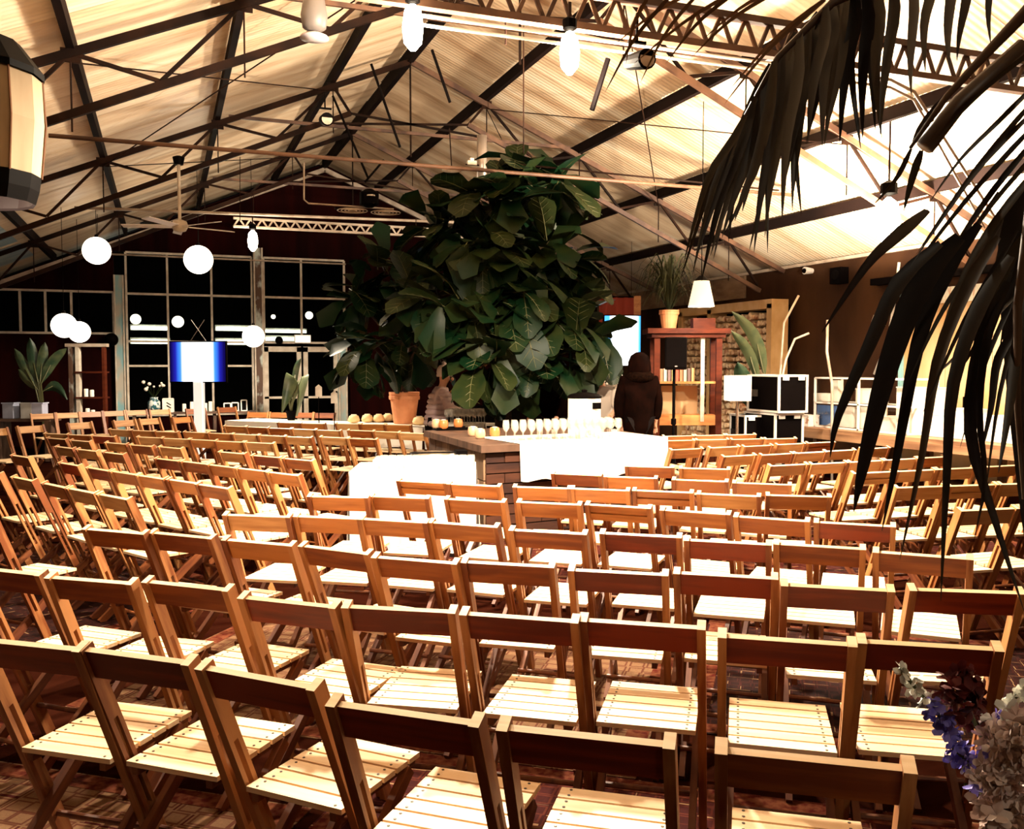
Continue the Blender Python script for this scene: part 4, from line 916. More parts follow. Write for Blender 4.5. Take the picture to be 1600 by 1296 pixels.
# lampshade hanging in front of the fascia
p = at_d(1096, 460, 12.0); t = thing('hanging_shade_lamp', 'cream conical shade lamp hanging above the grassy plant', 'lamp', p)
MB().lathe([(0.10, 0.17), (0.17, -0.16)], n=20, caps=False).obj('shade', mat('shade_cream', (0.85, 0.75, 0.6), 0.8, emit=1.2, ecol=(1, 0.85, 0.6)), t, smooth=True)
MB().ball((0, 0, -0.08), 0.04, 10, 7).obj('bulb', M_GLOBE, t, smooth=True); plight('shade_light', (0, 0, -0.17), 85, WARM, 0.05, t)
MB().lathe([(0.10, 0.17), (0.03, 0.24), (0.01, 0.24)], n=14).obj('cap', M_BLACK, t); MB().tube([(0, 0, 0.24), (0, 0, roof_z(p.x)+0.1-p.z)], 0.006, 6).obj('cord', M_BLACK, t)
# white table lamp shade beside the cases
p = at_d(1152, 630, 12.4); lt = thing('table_lamp', 'white boxy lamp shade left of the black flight case', 'lamp', (p.x, p.y, 0))
MB().prism([(-.15, -.15), (.15, -.15), (.15, .15), (-.15, .15)], 1.20, 1.54).obj('shade', mat('shade_white', (0.9, 0.85, 0.78), 0.8, emit=0.9, ecol=(1, 0.88, 0.68)), lt, rot=(0, 0, -YAW))
MB().tube([(0, 0, 0.72), (0, 0, 1.2)], 0.02, 8).obj('stem', M_CHROME, lt); MB().lathe([(0.12, 0.7), (0.12, 0.72), (0.02, 0.74)], n=14).obj('foot', M_BLACK, lt)
st = thing('side_stool', 'small cloth-covered stand below the white lamp shade', 'stool', (p.x, p.y, 0), -YAW)
MB().box((0, 0, 0.685), (0.42, 0.42, 0.03)).obj('seat', M_SHELF, st)
for sx in (-1, 1):
    for sy in (-1, 1): MB().box((sx*.18, sy*.18, 0.335), (0.04, 0.04, 0.67)).obj('leg', M_SHELF, st)
MB().box((-.1, -.218, 0.5), (0.2, 0.006, 0.38)).obj('cloth_flap', mat('dotted_cloth', (0.8, 0.72, 0.62), 0.9, color2=(0.35, 0.12, 0.08), scale=(26, 26, 26), thresh=(0.62, 0.66)), st)
# flight cases
M_EDGE = mat('alu_edge', (0.85, 0.8, 0.74), 0.35)
def case(px0, px1, d, z0, z1, depth, label, rz):
    a = at_d(px0, 620, d); b = at_d(px1, 620, d); L = Vector((b.x-a.x, b.y-a.y)).length
    t = thing('flight_case', label, 'case', (a.x, a.y, z0), rz); h = z1-z0
    MB().box((L/2, depth/2, h/2), (L-0.01, depth-0.01, h-0.01)).obj('body', M_BLACK, t)
    e = 0.028
    for x in (0, L):
        for y in (0, depth): MB().box((x, y, h/2), (e, e, h)).obj('edge', M_EDGE, t)
    for z in (e/2, h-e/2):
        for y in (0, depth): MB().box((L/2, y, z), (L, e, e)).obj('edge', M_EDGE, t)
        for x in (0, L): MB().box((x, depth/2, z), (e, depth, e)).obj('edge', M_EDGE, t)
    for x in (L*0.22, L*0.78): MB().box((x, -0.015, h-0.05), (0.09, 0.02, 0.05)).obj('latch', M_EDGE, t)
    MB().box((-0.012, depth*0.75, h*0.5), (0.01, 0.16, 0.1)).obj('handle', M_CHROME, t)
    return t
case(1217, 1268, 12.4, 1.03, 1.55, 0.75, 'square black flight case with bright metal edges, on top of the others', -YAW+R(18))
case(1212, 1262, 12.5, 0.50, 1.02, 0.75, 'black flight case below the topmost one', -YAW+R(18))
case(1165, 1210, 12.8, 0.45, 0.98, 0.5, 'low black flight case left of the case stack', -YAW+R(10))
case(1168, 1235, 12.1, 0.0, 0.44, 0.6, 'black flight case on the floor behind the chairs', -YAW+R(10))
case(1240, 1290, 12.6, 0.0, 0.48, 0.7, 'lowest black flight case under the case stack', -YAW+R(18))
# wooden counter along the right side
ya, yb = at_z(1600, 703, 0.75).y-1.2, at_z(1237, 664, 0.75).y
ct = thing('side_counter', 'long plank counter along the right wall with dark space beneath', 'counter', (9.0, ya, 0)); CO = (-9.0, -ya, 0)
M_CTR = mat('counter_plank', (0.40, 0.22, 0.11), 0.6, color2=(0.17, 0.075, 0.035), scale=(8, 1, 8), objrand=0.3)
for k in range(4): MB().box((9.1+k*0.28, (ya+yb)/2, 0.725), (0.27, yb-ya, 0.05)).obj('plank', M_CTR, ct, CO)
MB().box((8.97, (ya+yb)/2, 0.65), (0.03, yb-ya, 0.10)).obj('apron', M_CTR, ct, CO)
y = ya+0.1
while y < yb:
    for x in (9.05, 10.0): MB().box((x, y, 0.35), (0.08, 0.08, 0.7)).obj('leg', M_CTR, ct, CO)
    y += 1.2
# glass display case
yd0, yd1 = at_X(1424, 620, 9.25).y, at_X(1278, 620, 9.25).y
dc = thing('display_case', 'glass display case with white edges on the plank counter', 'display case', (9.2, yd0, 0.75)); L = yd1-yd0; H = 0.74
for x in (0, 0.5):
    for y in (0, L/2, L): MB().box((x, y, H/2), (0.025, 0.03, H)).obj('frame_post', M_EDGE, dc)
for z in (0.012, H*0.5, H):
    for x in (0, 0.5): MB().box((x, L/2, z), (0.025, L, 0.024)).obj('frame_rail', M_EDGE, dc)
    for y in (0, L): MB().box((0.25, y, z), (0.5, 0.025, 0.024)).obj('frame_rail', M_EDGE, dc)
MB().box((0.25, L/2, H*0.5), (0.48, L-0.04, 0.012)).obj('glass_shelf', M_GLASS, dc); MB().box((-0.004, L/2, H/2), (0.006, L, H)).obj('front_pane', M_GLASS, dc); MB().box((0.25, L/2, H+0.01), (0.5, L, 0.008)).obj('top_pane', M_GLASS, dc)
def item(name, lab, cat, X, px, z, sx, sy, sz, m, lid=True, grp=None):
    y = at_X(px, 640, X).y; t = thing(name, lab, cat, (X, y, z), rnd.uniform(-.08, .08), grp)
    MB().box((0, 0, sz/2), (sx, sy, sz)).obj('body', m, t)
    if lid: MB().box((0, 0, sz+0.006), (sx+0.012, sy+0.012, 0.014)).obj('lid', M_EDGE, t)
    return t
M_WBOX = mat('white_box', (0.88, 0.84, 0.78), 0.6, color2=(0.8, 0.74, 0.66)); M_BBOX = mat('blue_print', (0.10, 0.2, 0.5), 0.5, color2=(0.75, 0.72, 0.68), scale=(1, 2, 5), thresh=(0.5, 0.55))
item('picture_card', 'card with a blue sky print in the display case', 'card', 9.35, 1292, 0.775, 0.03, 0.42, 0.30, M_BBOX, False)
item('white_carton', 'white carton at the near end inside the display case', 'box', 9.4, 1330, 0.775, 0.2, 0.3, 0.28, M_WBOX)
item('white_carton', 'tall white carton with dark writing mark in the display case', 'box', 9.38, 1362, 0.775, 0.22, 0.34, 0.30, M_WBOX)
item('paper_stack', 'pale stack on the upper glass shelf, far end', 'box', 9.4, 1290, 0.775+0.36, 0.2, 0.3, 0.12, M_WBOX, False)
item('white_bottle_box', 'slim white box standing on the upper glass shelf', 'box', 9.4, 1308, 0.775+0.36, 0.1, 0.12, 0.32, M_WBOX, False)
item('white_carton', 'spotted white carton on the upper glass shelf, near end', 'box', 9.42, 1362, 0.775+0.36, 0.22, 0.4, 0.2, M_WBOX)
for i, (px, sy, sz) in enumerate(((1395, 0.35, 0.2), (1440, 0.5, 0.62), (1475, 0.42, 0.28), (1505, 0.4, 0.36), (1540, 0.45, 0.24), (1580, 0.5, 0.3))):
    item('white_crate', 'white box on the plank counter behind the palm, %s from the display case' % ORD[i], 'box', 9.55, px, 0.752, 0.4, sy, sz, M_WBOX, True, 'white boxes on the counter')
item('spotted_box', 'small spotted box at the far end of the counter', 'box', 9.2, 1262, 0.752, 0.2, 0.3, 0.16, mat('spotted', (0.85, 0.8, 0.74), 0.6, color2=(0.5, 0.25, 0.15), scale=(14, 14, 14), thresh=(0.58, 0.62)))
# big pale door panel in the right wall and things on that wall
ydr0, ydr1 = at_X(1640, 500, XR).y, at_X(1418, 500, XR).y
dr = bpy.data.objects.new('door_3', None); COL.objects.link(dr); dr.location = (XR, ydr0, 0); struct(dr, 'pale tan sliding door with a rusty stained top edge')
M_TAN = mat('tan_door', (0.66, 0.50, 0.31), 0.6, color2=(0.52, 0.30, 0.13), scale=(1.5, 1.5, 0.7), detail=6)
M_RUSTE = mat('rust_edge', (0.75, 0.78, 0.7), 0.6, color2=(0.5, 0.2, 0.08), scale=(5, 9, 3), thresh=(0.5, 0.6))
Ld = ydr1-ydr0
for k in range(3): MB().box((-0.03, Ld*(k+0.5)/3, 1.35), (0.05, Ld/3-0.012, 2.5)).obj('panel', M_TAN, dr)
MB().box((-0.05, Ld/2, 2.66), (0.08, Ld+0.1, 0.22)).obj('head_strip', M_RUSTE, dr); MB().box((-0.04, Ld+0.04, 1.4), (0.08, 0.08, 2.7)).obj('jamb', M_WEATHERB, dr)
MB().box((-0.1, Ld/2+0.2, 2.95), (0.14, Ld+0.8, 0.1)).obj('track', M_BLACK, dr); MB().box((-0.09, Ld*0.5, 1.1), (0.05, 0.04, 0.3)).obj('handle', M_BLACK, dr)
p = at_X(1257, 423, XR-0.16); t = thing('security_camera', 'small white security camera high on the brown wall', 'camera', p)
MB().tube([(0.16, 0, 0), (0.0, 0, 0)], [0.045, 0.065], 14).obj('housing', M_EDGE, t); MB().tube([(0.0, 0, 0), (-0.02, -0.01, -0.01)], 0.04, 12).obj('lens', M_BLACK, t)
p = at_X(1311, 431, XR-0.1); t = thing('wall_speaker', 'small dark square speaker on the brown wall', 'speaker', p); MB().box((0, 0, 0), (0.16, 0.26, 0.26)).obj('cabinet', M_BLACK, t); MB().lathe([(0.09, 0), (0.07, 0.01), (0.02, 0.005)], n=14).obj('cone', M_BLACKM, t, (-0.082, 0, 0), (0, R(-90), 0))
# pale letters on the wall: "AIT" and a comma-like mark above
def wall_text(s, px, py, size, lab):
    c = bpy.data.curves.new('lettering', 'FONT'); c.body = s; c.size = size; c.extrude = 0.006; c.align_x = 'CENTER'; c.align_y = 'CENTER'
    o = bpy.data.objects.new('wall_lettering', c); COL.objects.link(o); p = at_X(px, py, XR-0.012); o.location = p; o.rotation_euler = (R(90), 0, R(-90)); c.materials.append(M_WHITE)
    dg = bpy.context.evaluated_depsgraph_get(); me = bpy.data.meshes.new_from_object(o.evaluated_get(dg)); bpy.data.objects.remove(o)
    o = link('wall_lettering', me, None, p, (R(90), 0, R(-90))); tag(o, lab, 'lettering')
wall_text('AIT', 1374, 502, 0.26, 'pale letters AIT on the dark brown wall')
wall_text(',', 1381, 466, 0.4, 'pale comma mark above the wall letters')
pipe('wall_cable', 'white cable drooping down the brown wall behind the palm', [at_X(1405, 410, XR-0.06), at_X(1398, 470, XR-0.06), at_X(1388, 530, XR-0.05), at_X(1366, 585, XR-0.05)], 0.022, M_EDGE, 'cable')
pipe('bamboo_pole', 'pale bent branch leaning on the brown wall', [at_d(1248, 462, 13.2), at_d(1225, 505, 13.2), at_d(1218, 600, 13.2), at_d(1216, 755, 13.2)], 0.016, M_PALESTEEL, 'branch')
pipe('bamboo_pole', 'short pale branch above the flight case', [at_d(1264, 521, 13.0), at_d(1242, 530, 13.0), at_d(1228, 562, 13.0), at_d(1220, 600, 13), at_d(1222, 755, 13.1)], 0.016, M_PALESTEEL, 'branch')
pipe('bamboo_pole', 'thin curved pale stick right of the flight case', [at_d(1293, 500, 13.2), at_d(1292, 550, 13.2), at_d(1300, 600, 13.2), at_d(1300, 760, 13.0)], 0.02, M_PALESTEEL, 'branch')
# banana plant before the firewood
M_BAN = mat('banana_leaf', (0.02, 0.05, 0.025), 0.4, color2=(0.09, 0.11, 0.05), scale=(6, 2, 6), objrand=0.4)
def banana(name, lab, base, leaves, zb=0.0, potr=0.2):
    t = thing(name, lab, 'plant', base); pot(t, potr, potr*1.8, M_BLACK); B0 = Vector(base)
    for i, (r, m_, tip, wd) in enumerate(leaves):
        r, m_, tip = [Vector(q)-B0 for q in (r, m_, tip)]
        pts = []
        for k in range(8):
            f = k/7; pts.append(r*(1-f)**2+m_*2*f*(1-f)+tip*f*f)
        MB().tube([Vector((0, 0, potr*1.7)), (r*0.5+Vector((0, 0, r.z*0.2))), r, pts[3]], [0.02, 0.018, 0.014, 0.008], 6).obj('stalk', M_VEIN, t, smooth=True)
        d = (tip-r).normalized(); sd = d.cross((B0-Vector((0, 0, 0.4))).normalized()+Vector((0.15, 0, 0.35))).normalized(); up = sd.cross(d)
        pr = (0.1, 0.65, 0.95, 1.0, 1.0, 0.9, 0.65, 0.05)
        MB().grid([[q+sd*(s*wd*pr[k])+up*(abs(s)*wd*0.3) for k, q in enumerate(pts)] for s in (-1, -0.5, 0, 0.5, 1)]).obj('leaf', M_BAN, t, smooth=True)
b0 = at_d(1180, 640, 13.6)
banana('banana_plant', 'banana plant with folded pale leaves before the firewood rack', (b0.x, b0.y, 0), [(at_d(1195, 590, 13.6), at_d(1190, 520, 13.4), at_d(1143, 488, 13.3), 0.09), (at_d(1185, 600, 13.6), at_d(1175, 545, 13.4), at_d(1142, 518, 13.3), 0.08), (at_d(1170, 640, 13.6), at_d(1165, 600, 13.4), at_d(1152, 568, 13.3), 0.13)])
# bright screen in the far right corner and curtains
p = at_d(972, 533, 17.5); sc_ = thing('led_screen', 'glaring blue-white screen behind the hooded person', 'screen', (p.x, p.y, 0), -YAW+R(8))
def screen_mat(name, core, edge, cx, sx, strength):
    m = bpy.data.materials.new(name); m.use_nodes = True; nt = m.node_tree; nt.nodes.clear(); o = nt.nodes.new('ShaderNodeOutputMaterial'); e = nt.nodes.new('ShaderNodeEmission')
    tc = nt.nodes.new('ShaderNodeTexCoord'); sp_ = nt.nodes.new('ShaderNodeSeparateXYZ'); nt.links.new(tc.outputs['Object'], sp_.inputs[0])
    ab = nt.nodes.new('ShaderNodeMath'); ab.operation = 'SUBTRACT'; ab.inputs[1].default_value = cx; nt.links.new(sp_.outputs[0], ab.inputs[0])
    a2 = nt.nodes.new('ShaderNodeMath'); a2.operation = 'ABSOLUTE'; nt.links.new(ab.outputs[0], a2.inputs[0])
    cr = nt.nodes.new('ShaderNodeValToRGB'); cr.color_ramp.elements[0].position = sx; cr.color_ramp.elements[0].color = (*core, 1); cr.color_ramp.elements[1].position = sx*1.35; cr.color_ramp.elements[1].color = (*edge, 1)
    nt.links.new(a2.outputs[0], cr.inputs[0]); nt.links.new(cr.outputs[0], e.inputs[0]); e.inputs[1].default_value = strength; nt.links.new(e.outputs[0], o.inputs[0])
    return m
MB().box((0, 0, 2.15), (0.74, 0.06, 0.98)).obj('housing', M_BLACK, sc_); MB().box((0, -0.035, 2.15), (0.70, 0.01, 0.94)).obj('display', screen_mat('screen_white', (1, 1, 1), (0.05, 0.3, 0.75), 0.03, 0.22, 3.5), sc_)
MB().tube([(0, 0.02, 0.02), (0, 0.02, 1.7)], 0.04, 8).obj('pole', M_BLACK, sc_); MB().box((0, 0.02, 0.015), (0.5, 0.4, 0.03)).obj('foot', M_BLACK, sc_)
p = at_d(963, 490, 18.5); cu = thing('red_banner', 'dark red cloth banner above the glaring screen', 'banner', p, -YAW)
mb = MB(); mb.grid([[(-0.35+0.7*i/16, 0.03*math.sin(i*1.4), z) for i in range(17)] for z in (0.32, -0.22)]); mb.obj('cloth', mat('red_cloth', (0.28, 0.03, 0.015), 0.8), cu, smooth=True); MB().tube([(-0.4, 0, 0.33), (0.4, 0, 0.33)], 0.015, 6).obj('rod', M_BLACK, cu)
MB().box((0.42, 0, 0.05), (0.14, 0.04, 0.6)).obj('wood_post', M_SHELFO, cu)
for s in (-1, 1): MB().tube([(s*0.3, 0, 0.33), (s*0.3, 0, roof_z(p.x)+0.05-p.z)], 0.005, 5).obj('wire', M_BLACK, cu)
# white blossoms by the screen
b0 = at_d(955, 625, 13.5); t = thing('blossom_branches', 'vase of pale blossom branches below the glaring screen', 'flowers', (b0.x, b0.y, 0.95)); MB().lathe([(0.07, 0), (0.1, 0.1), (0.05, 0.26), (0.06, 0.3)], n=14).obj('vase', M_BLACK, t)
M_BLOS = mat('blossom', (0.9, 0.82, 0.72), 0.7)
rr = random.Random(8); mb = MB()
for k in range(9):
    a = rr.uniform(0, 6.28); e = Vector((math.cos(a)*rr.uniform(.1, .35), math.sin(a)*rr.uniform(.1, .3), rr.uniform(0.4, 0.8))); MB().tube([(0, 0, 0.25), e*0.6+Vector((0, 0, 0.1)), e], 0.006, 5).obj('twig', M_LEG, t)
    for j in range(16):
        q = e*rr.uniform(0.5, 1.05)+Vector([rr.uniform(-.06, .06) for _ in range(3)]); mb.ball(q, rr.uniform(0.012, 0.026), 5, 3)
o = mb.obj('blossoms', M_BLOS, t); o['kind'] = 'stuff'
tb = thing('plinth', 'dark plinth under the blossom vase', 'plinth', (b0.x, b0.y, 0)); MB().box((0, 0, 0.46), (0.34, 0.34, 0.90)).obj('body', M_SHELF, tb); MB().box((0, 0, 0.93), (0.42, 0.42, 0.04)).obj('cap', M_SHELF, tb)

# ================================================================== LEFT AND FAR END
p = at_d(310, 600, 15.8); tv = thing('display_totem', 'glowing screen on a white pillar with deep blue side fields', 'screen', (p.x, p.y, 0), -YAW+R(-8))
def totem_mat():
    m = screen_mat('totem_screen', (1, 1, 1), (0.012, 0.012, 0.30), 0.0, 0.26, 1.0); nt = m.node_tree
    e = [n for n in nt.nodes if n.type == 'EMISSION'][0]; cr = [n for n in nt.nodes if n.type == 'VALTORGB'][0]; cr.color_ramp.elements[1].position = 0.40
    k = cr.color_ramp.elements.new(0.31); k.color = (0.05, 0.25, 0.9, 1); k = cr.color_ramp.elements.new(0.48); k.color = (0.004, 0.002, 0.06, 1)
    e.inputs[1].default_value = 2.2
    return m
MB().box((0, 0.02, 1.74), (1.04, 0.05, 0.72)).obj('housing', M_BLACK, tv); MB().box((0, -0.012, 1.74), (1.0, 0.012, 0.68)).obj('display', totem_mat(), tv)
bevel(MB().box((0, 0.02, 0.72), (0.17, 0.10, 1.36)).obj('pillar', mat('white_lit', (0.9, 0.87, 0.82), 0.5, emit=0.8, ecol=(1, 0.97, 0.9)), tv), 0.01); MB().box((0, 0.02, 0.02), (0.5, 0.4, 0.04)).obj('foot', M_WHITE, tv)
for s in (-1, 1): MB().tube([(s*0.14, 0.02, 2.1), (-s*0.12, 0.02, 2.46)], 0.006, 5).obj('antenna', M_CHROME, tv)
# vases, frames and candles on a low ledge under the window
le = thing('window_ledge', 'low ledge below the tall window carrying vases and frames', 'ledge', (at_Y(210, 640, 19.6).x, 19.6, 0)); xl0 = at_Y(205, 640, 19.6).x; xl1 = at_Y(400, 640, 19.6).x; le.location = (xl0, 19.6, 0)
MB().box(((xl1-xl0)/2, 0.15, 0.72), (xl1-xl0, 0.4, 0.04)).obj('top', M_BARTOP, le)
for k in range(4): MB().box((0.05+k*(xl1-xl0-.1)/3, 0.15, 0.35), (0.06, 0.3, 0.7)).obj('support', M_BARTOP, le)
def onledge(px): return (at_Y(px, 640, 19.7).x, 19.72, 0.742)
t = thing('patterned_vase', 'blue and white patterned vase with flowers on the window ledge', 'vase', onledge(241))
MB().lathe([(0.07, 0), (0.12, 0.08), (0.12, 0.2), (0.07, 0.27), (0.08, 0.3)], n=16).obj('vase', mat('delft', (0.75, 0.8, 0.78), 0.3, color2=(0.03, 0.12, 0.15), scale=(14, 14, 14), thresh=(0.48, 0.52)), t, smooth=True)
rr = random.Random(4)
for k in range(9):
    e = Vector((rr.uniform(-.22, .22), rr.uniform(-.15, .15), rr.uniform(.42, .62))); MB().tube([(0, 0, .28), e], 0.005, 5).obj('stem', M_GREEN, t); MB().ball(e, rr.uniform(.02, .04), 7, 5).obj('bloom', M_BLOS, t)
for i, (px, wd, hh, lab) in enumerate(((263, .2, .27, 'white framed picture with dark strokes beside the patterned vase'), (355, .13, .16, 'small white frame, first of three on the right of the ledge'), (367, .13, .17, 'small white frame, second of three on the right of the ledge'), (381, .11, .22, 'small white frame, third of three on the right of the ledge'))):
    x, y, z = onledge(px); t = thing('photo_frame', lab, 'frame', (x, y-0.08, z)); M = Matrix.Rotation(R(-12), 3, 'X')
    MB().box((0, 0, 0), (wd, 0.012, hh), M).obj('mat_board', M_BLACK if i else M_CLOTH, t, (0, 0, hh/2))
    for s in (-1, 1):
        MB().box(M @ Vector((s*wd/2, -0.008, 0)), (0.022, 0.02, hh), M).obj('frame_side', M_EDGE, t, (0, 0, hh/2)); MB().box(M @ Vector((0, -0.008, s*hh/2)), (wd, 0.02, 0.022), M).obj('frame_side', M_EDGE, t, (0, 0, hh/2))
    if i == 0:
        for q in (-.03, .03): MB().box(M @ Vector((0.01, -0.009, q)), (0.1, 0.004, 0.02), M @ Matrix.Rotation(0.6, 3, 'Y')).obj('stroke', M_BLACK, t, (0, 0, hh/2))
def candle(pos, h, lab, grp):
    t = thing('pillar_candle', lab, 'candle', pos, 0, grp)
    MB().lathe([(0.035, 0), (0.037, 0.01), (0.037, h-0.01), (0.03, h), (0.005, h-0.005)], n=12).obj('wax', mat('candle_wax', (0.9, 0.85, 0.75), 0.5, emit=0.4, ecol=(1, .85, .6)), t); MB().tube([(0, 0, h-0.01), (0, 0, h+0.02)], 0.003, 5).obj('wick', M_BLACK, t)
for i, (px, h) in enumerate(((288, .16), (300, .2), (321, .17), (329, .2))): candle(onledge(px), h, 'white pillar candle on the window ledge near the pillar, %s from left' % ORD[i], 'candles on the window ledge')
# shelf unit with candles at left
p = at_d(113, 620, 17.3); sv = thing('candle_shelf', 'weathered narrow shelf with white candles left of the blue post', 'shelf', (p.x, p.y, 0), -YAW)
for x in (0, 0.13): MB().box((x, 0, 1.02), (0.07, 0.1, 2.04)).obj('upright', M_WEATHER if x == 0 else M_WHITE, sv)
MB().box((0.62, 0, 1.02), (0.05, 0.1, 2.04)).obj('upright', M_SHELF, sv)
for z in (0.72, 1.07, 1.55): MB().box((0.36, 0.05, z), (0.55, 0.24, 0.03)).obj('shelf_board', M_SHELF, sv)
MB().box((0.3, 0, 2.06), (0.78, 0.12, 0.06)).obj('head', M_PALESTEEL, sv)
Rz = Matrix.Rotation(-YAW, 3, 'Z')
for i, (x, z, h) in enumerate(((0.27, 0.737, .13), (0.37, 0.737, .1), (0.25, 1.087, .15), (0.36, 1.087, .13))):
    q = Vector((p.x, p.y, 0))+Rz @ Vector((x, 0.03, z)); candle(tuple(q), h, 'white candle on the %s board of the candle shelf, %s one' % (('lower', 'lower', 'upper', 'upper')[i], ('left', 'right')[i % 2]), 'candles on the narrow shelf')
# planter boxes and banana plants in the left bay
for i, (px, m) in enumerate(((17, (0.35, 0.38, 0.5)), (45, (0.6, 0.6, 0.58)), (62, (0.5, 0.52, 0.68)))):
    q = at_d(px, 640, 16.0); t = thing('planter_box', ['grey planter box at the far left', 'pale grey planter box under the banana plants', 'bluish planter box under the banana plants'][i], 'planter', (q.x, q.y, 0.75), -YAW)
    bevel(MB().prism([(-.1, -.1), (.1, -.1), (.1, .1), (-.1, .1)], 0, 0.27).obj('box', mat('planter_%d' % i, m, 0.7, color2=tuple(k*0.8 for k in m)), t), 0.01); MB().box((0, 0, 0.272), (0.22, 0.22, 0.02)).obj('rim', mat('planter_%d' % i, m), t); MB().box((0, 0, 0.28), (0.18, 0.18, 0.01)).obj('soil', M_BLACKM, t)
q = at_d(40, 640, 16.05); t = thing('low_bench', 'dark low bench carrying the planter boxes', 'bench', (q.x, q.y, 0), -YAW); MB().box((0, 0.05, 0.725), (1.0, 0.4, 0.05)).obj('top', M_BARTOP, t)
for s in (-1, 1): MB().box((s*0.42, 0.05, 0.35), (0.08, 0.34, 0.7)).obj('leg', M_BARTOP, t)
b0 = at_d(70, 640, 17.2)
def D(px, py, d=17.2): return at_d(px, py, d)
M_BAN2 = M_BAN
banana('banana_plant', 'tall banana plant with upright leaves in the left bay', (b0.x, b0.y, 0), [(D(60, 600), D(50, 560), D(46, 528), 0.10), (D(64, 600), D(80, 560), D(104, 545), 0.09), (D(60, 610), D(40, 590), D(28, 578), 0.10), (D(66, 612), D(85, 590), D(104, 625), 0.10), (D(62, 600), D(66, 560), D(70, 535), 0.09), (D(55, 605), D(36, 570), D(22, 545), 0.09)])
# drooping dark plant beside the doors
b0 = at_d(455, 655, 15.4)
banana('drooping_plant', 'dark drooping plant with one huge hanging leaf before the door', (b0.x, b0.y, 0.755), [(D(452, 630, 15.4), D(470, 540, 15.4), D(442, 645, 15.2), 0.13), (D(455, 630, 15.4), D(485, 540, 15.5), D(462, 650, 15.2), 0.12), (D(458, 625, 15.4), D(460, 570, 15.5), D(470, 560, 15.5), 0.05)], 0, 0.09)
# exit-sign like box, round speaker above doors
p = at_Y(473, 530, YG-0.1); t = thing('light_box', 'blank white light box above the glass doors', 'sign', p); MB().box((0, 0, 0), (0.34, 0.08, 0.16)).obj('panel', mat('sign_white', (0.95, 0.9, 0.82), 0.5, emit=1.2, ecol=(1, .93, .8)), t); MB().box((0, 0.03, 0), (0.37, 0.06, 0.19)).obj('frame', M_WHITE, t)
p = at_Y(436, 532, YG-0.12); t = thing('wall_speaker', 'round black speaker beside the white light box', 'speaker', p); MB().ball((0, 0, 0), 0.09, 14, 10).obj('shell', M_BLACK, t, smooth=True); MB().tube([(0, 0.0, 0), (0, 0.12, 0)], 0.02, 8).obj('bracket', M_BLACK, t)
p = at_Y(174, 531, YG-0.3); t = thing('wall_speaker', 'round black lamp can left of the blue post', 'speaker', p); MB().ball((0, 0, 0), 0.14, 14, 10).obj('shell', M_BLACK, t, smooth=True); MB().tube([(0, 0.0, 0), (0, 0.3, 0)], 0.02, 8).obj('bracket', M_BLACK, t)
# grand piano far behind the trunk
p = at_d(745, 640, 16.0); pn = thing('grand_piano', 'grand piano with raised brown lid behind the fig trunk', 'piano', (p.x, p.y, 0), -YAW)
out = [(-0.75, -0.7), (0.75, -0.7), (0.75, -0.1), (0.6, 0.25), (0.25, 0.45), (-0.1, 0.9), (-0.45, 1.05), (-0.75, 0.9)]
M_LID = mat('piano_lid', (0.42, 0.17, 0.06), 0.3, color2=(0.3, 0.1, 0.03), scale=(1, 8, 1))
MB().prism(out, 0.62, 0.95).obj('case', M_BLACK, pn); MB().prism(out, 0, 0.025).obj('lid', M_LID, pn, (-0.75, 0, 0.96), (0, R(-38), 0)).data.transform(Matrix.Translation((0.75, 0, 0)))
for q in ((-.6, -.5), (.6, -.5), (-.35, .75)): MB().lathe([(0.06, 0), (0.045, 0.06), (0.06, 0.62)], n=10).obj('leg', M_BLACK, pn, (q[0], q[1], 0))
MB().box((0, -0.78, 0.70), (1.3, 0.2, 0.04)).obj('keyboard', M_WHITE, pn); MB().tube([(0.55, -.1, 0.95), (0.35, -.1, 1.62)], 0.012, 6).obj('prop', M_BLACK, pn)

# ================================================================== PEOPLE
def skin_mesh(name, verts, edges, m, sub=2, root=0):
    me = bpy.data.meshes.new(name); me.from_pydata([v[0] for v in verts], edges, []); o = bpy.data.objects.new(name, me); COL.objects.link(o)
    o.modifiers.new('skin', 'SKIN'); sv = me.skin_vertices[0].data
    for i, v in enumerate(verts):
        r = v[1]; sv[i].radius = r if isinstance(r, tuple) else (r, r); sv[i].use_root = (i == root)
    sb = o.modifiers.new('sub', 'SUBSURF'); sb.levels = sub; sb.render_levels = sub
    dg = bpy.context.evaluated_depsgraph_get(); dg.update(); me2 = bpy.data.meshes.new_from_object(o.evaluated_get(dg)); bpy.data.objects.remove(o)
    me2.materials.clear(); me2.materials.append(m); me2.polygons.foreach_set('use_smooth', [True]*len(me2.polygons))
    return me2
M_SKIN = mat('skin', (0.62, 0.33, 0.21), 0.55)
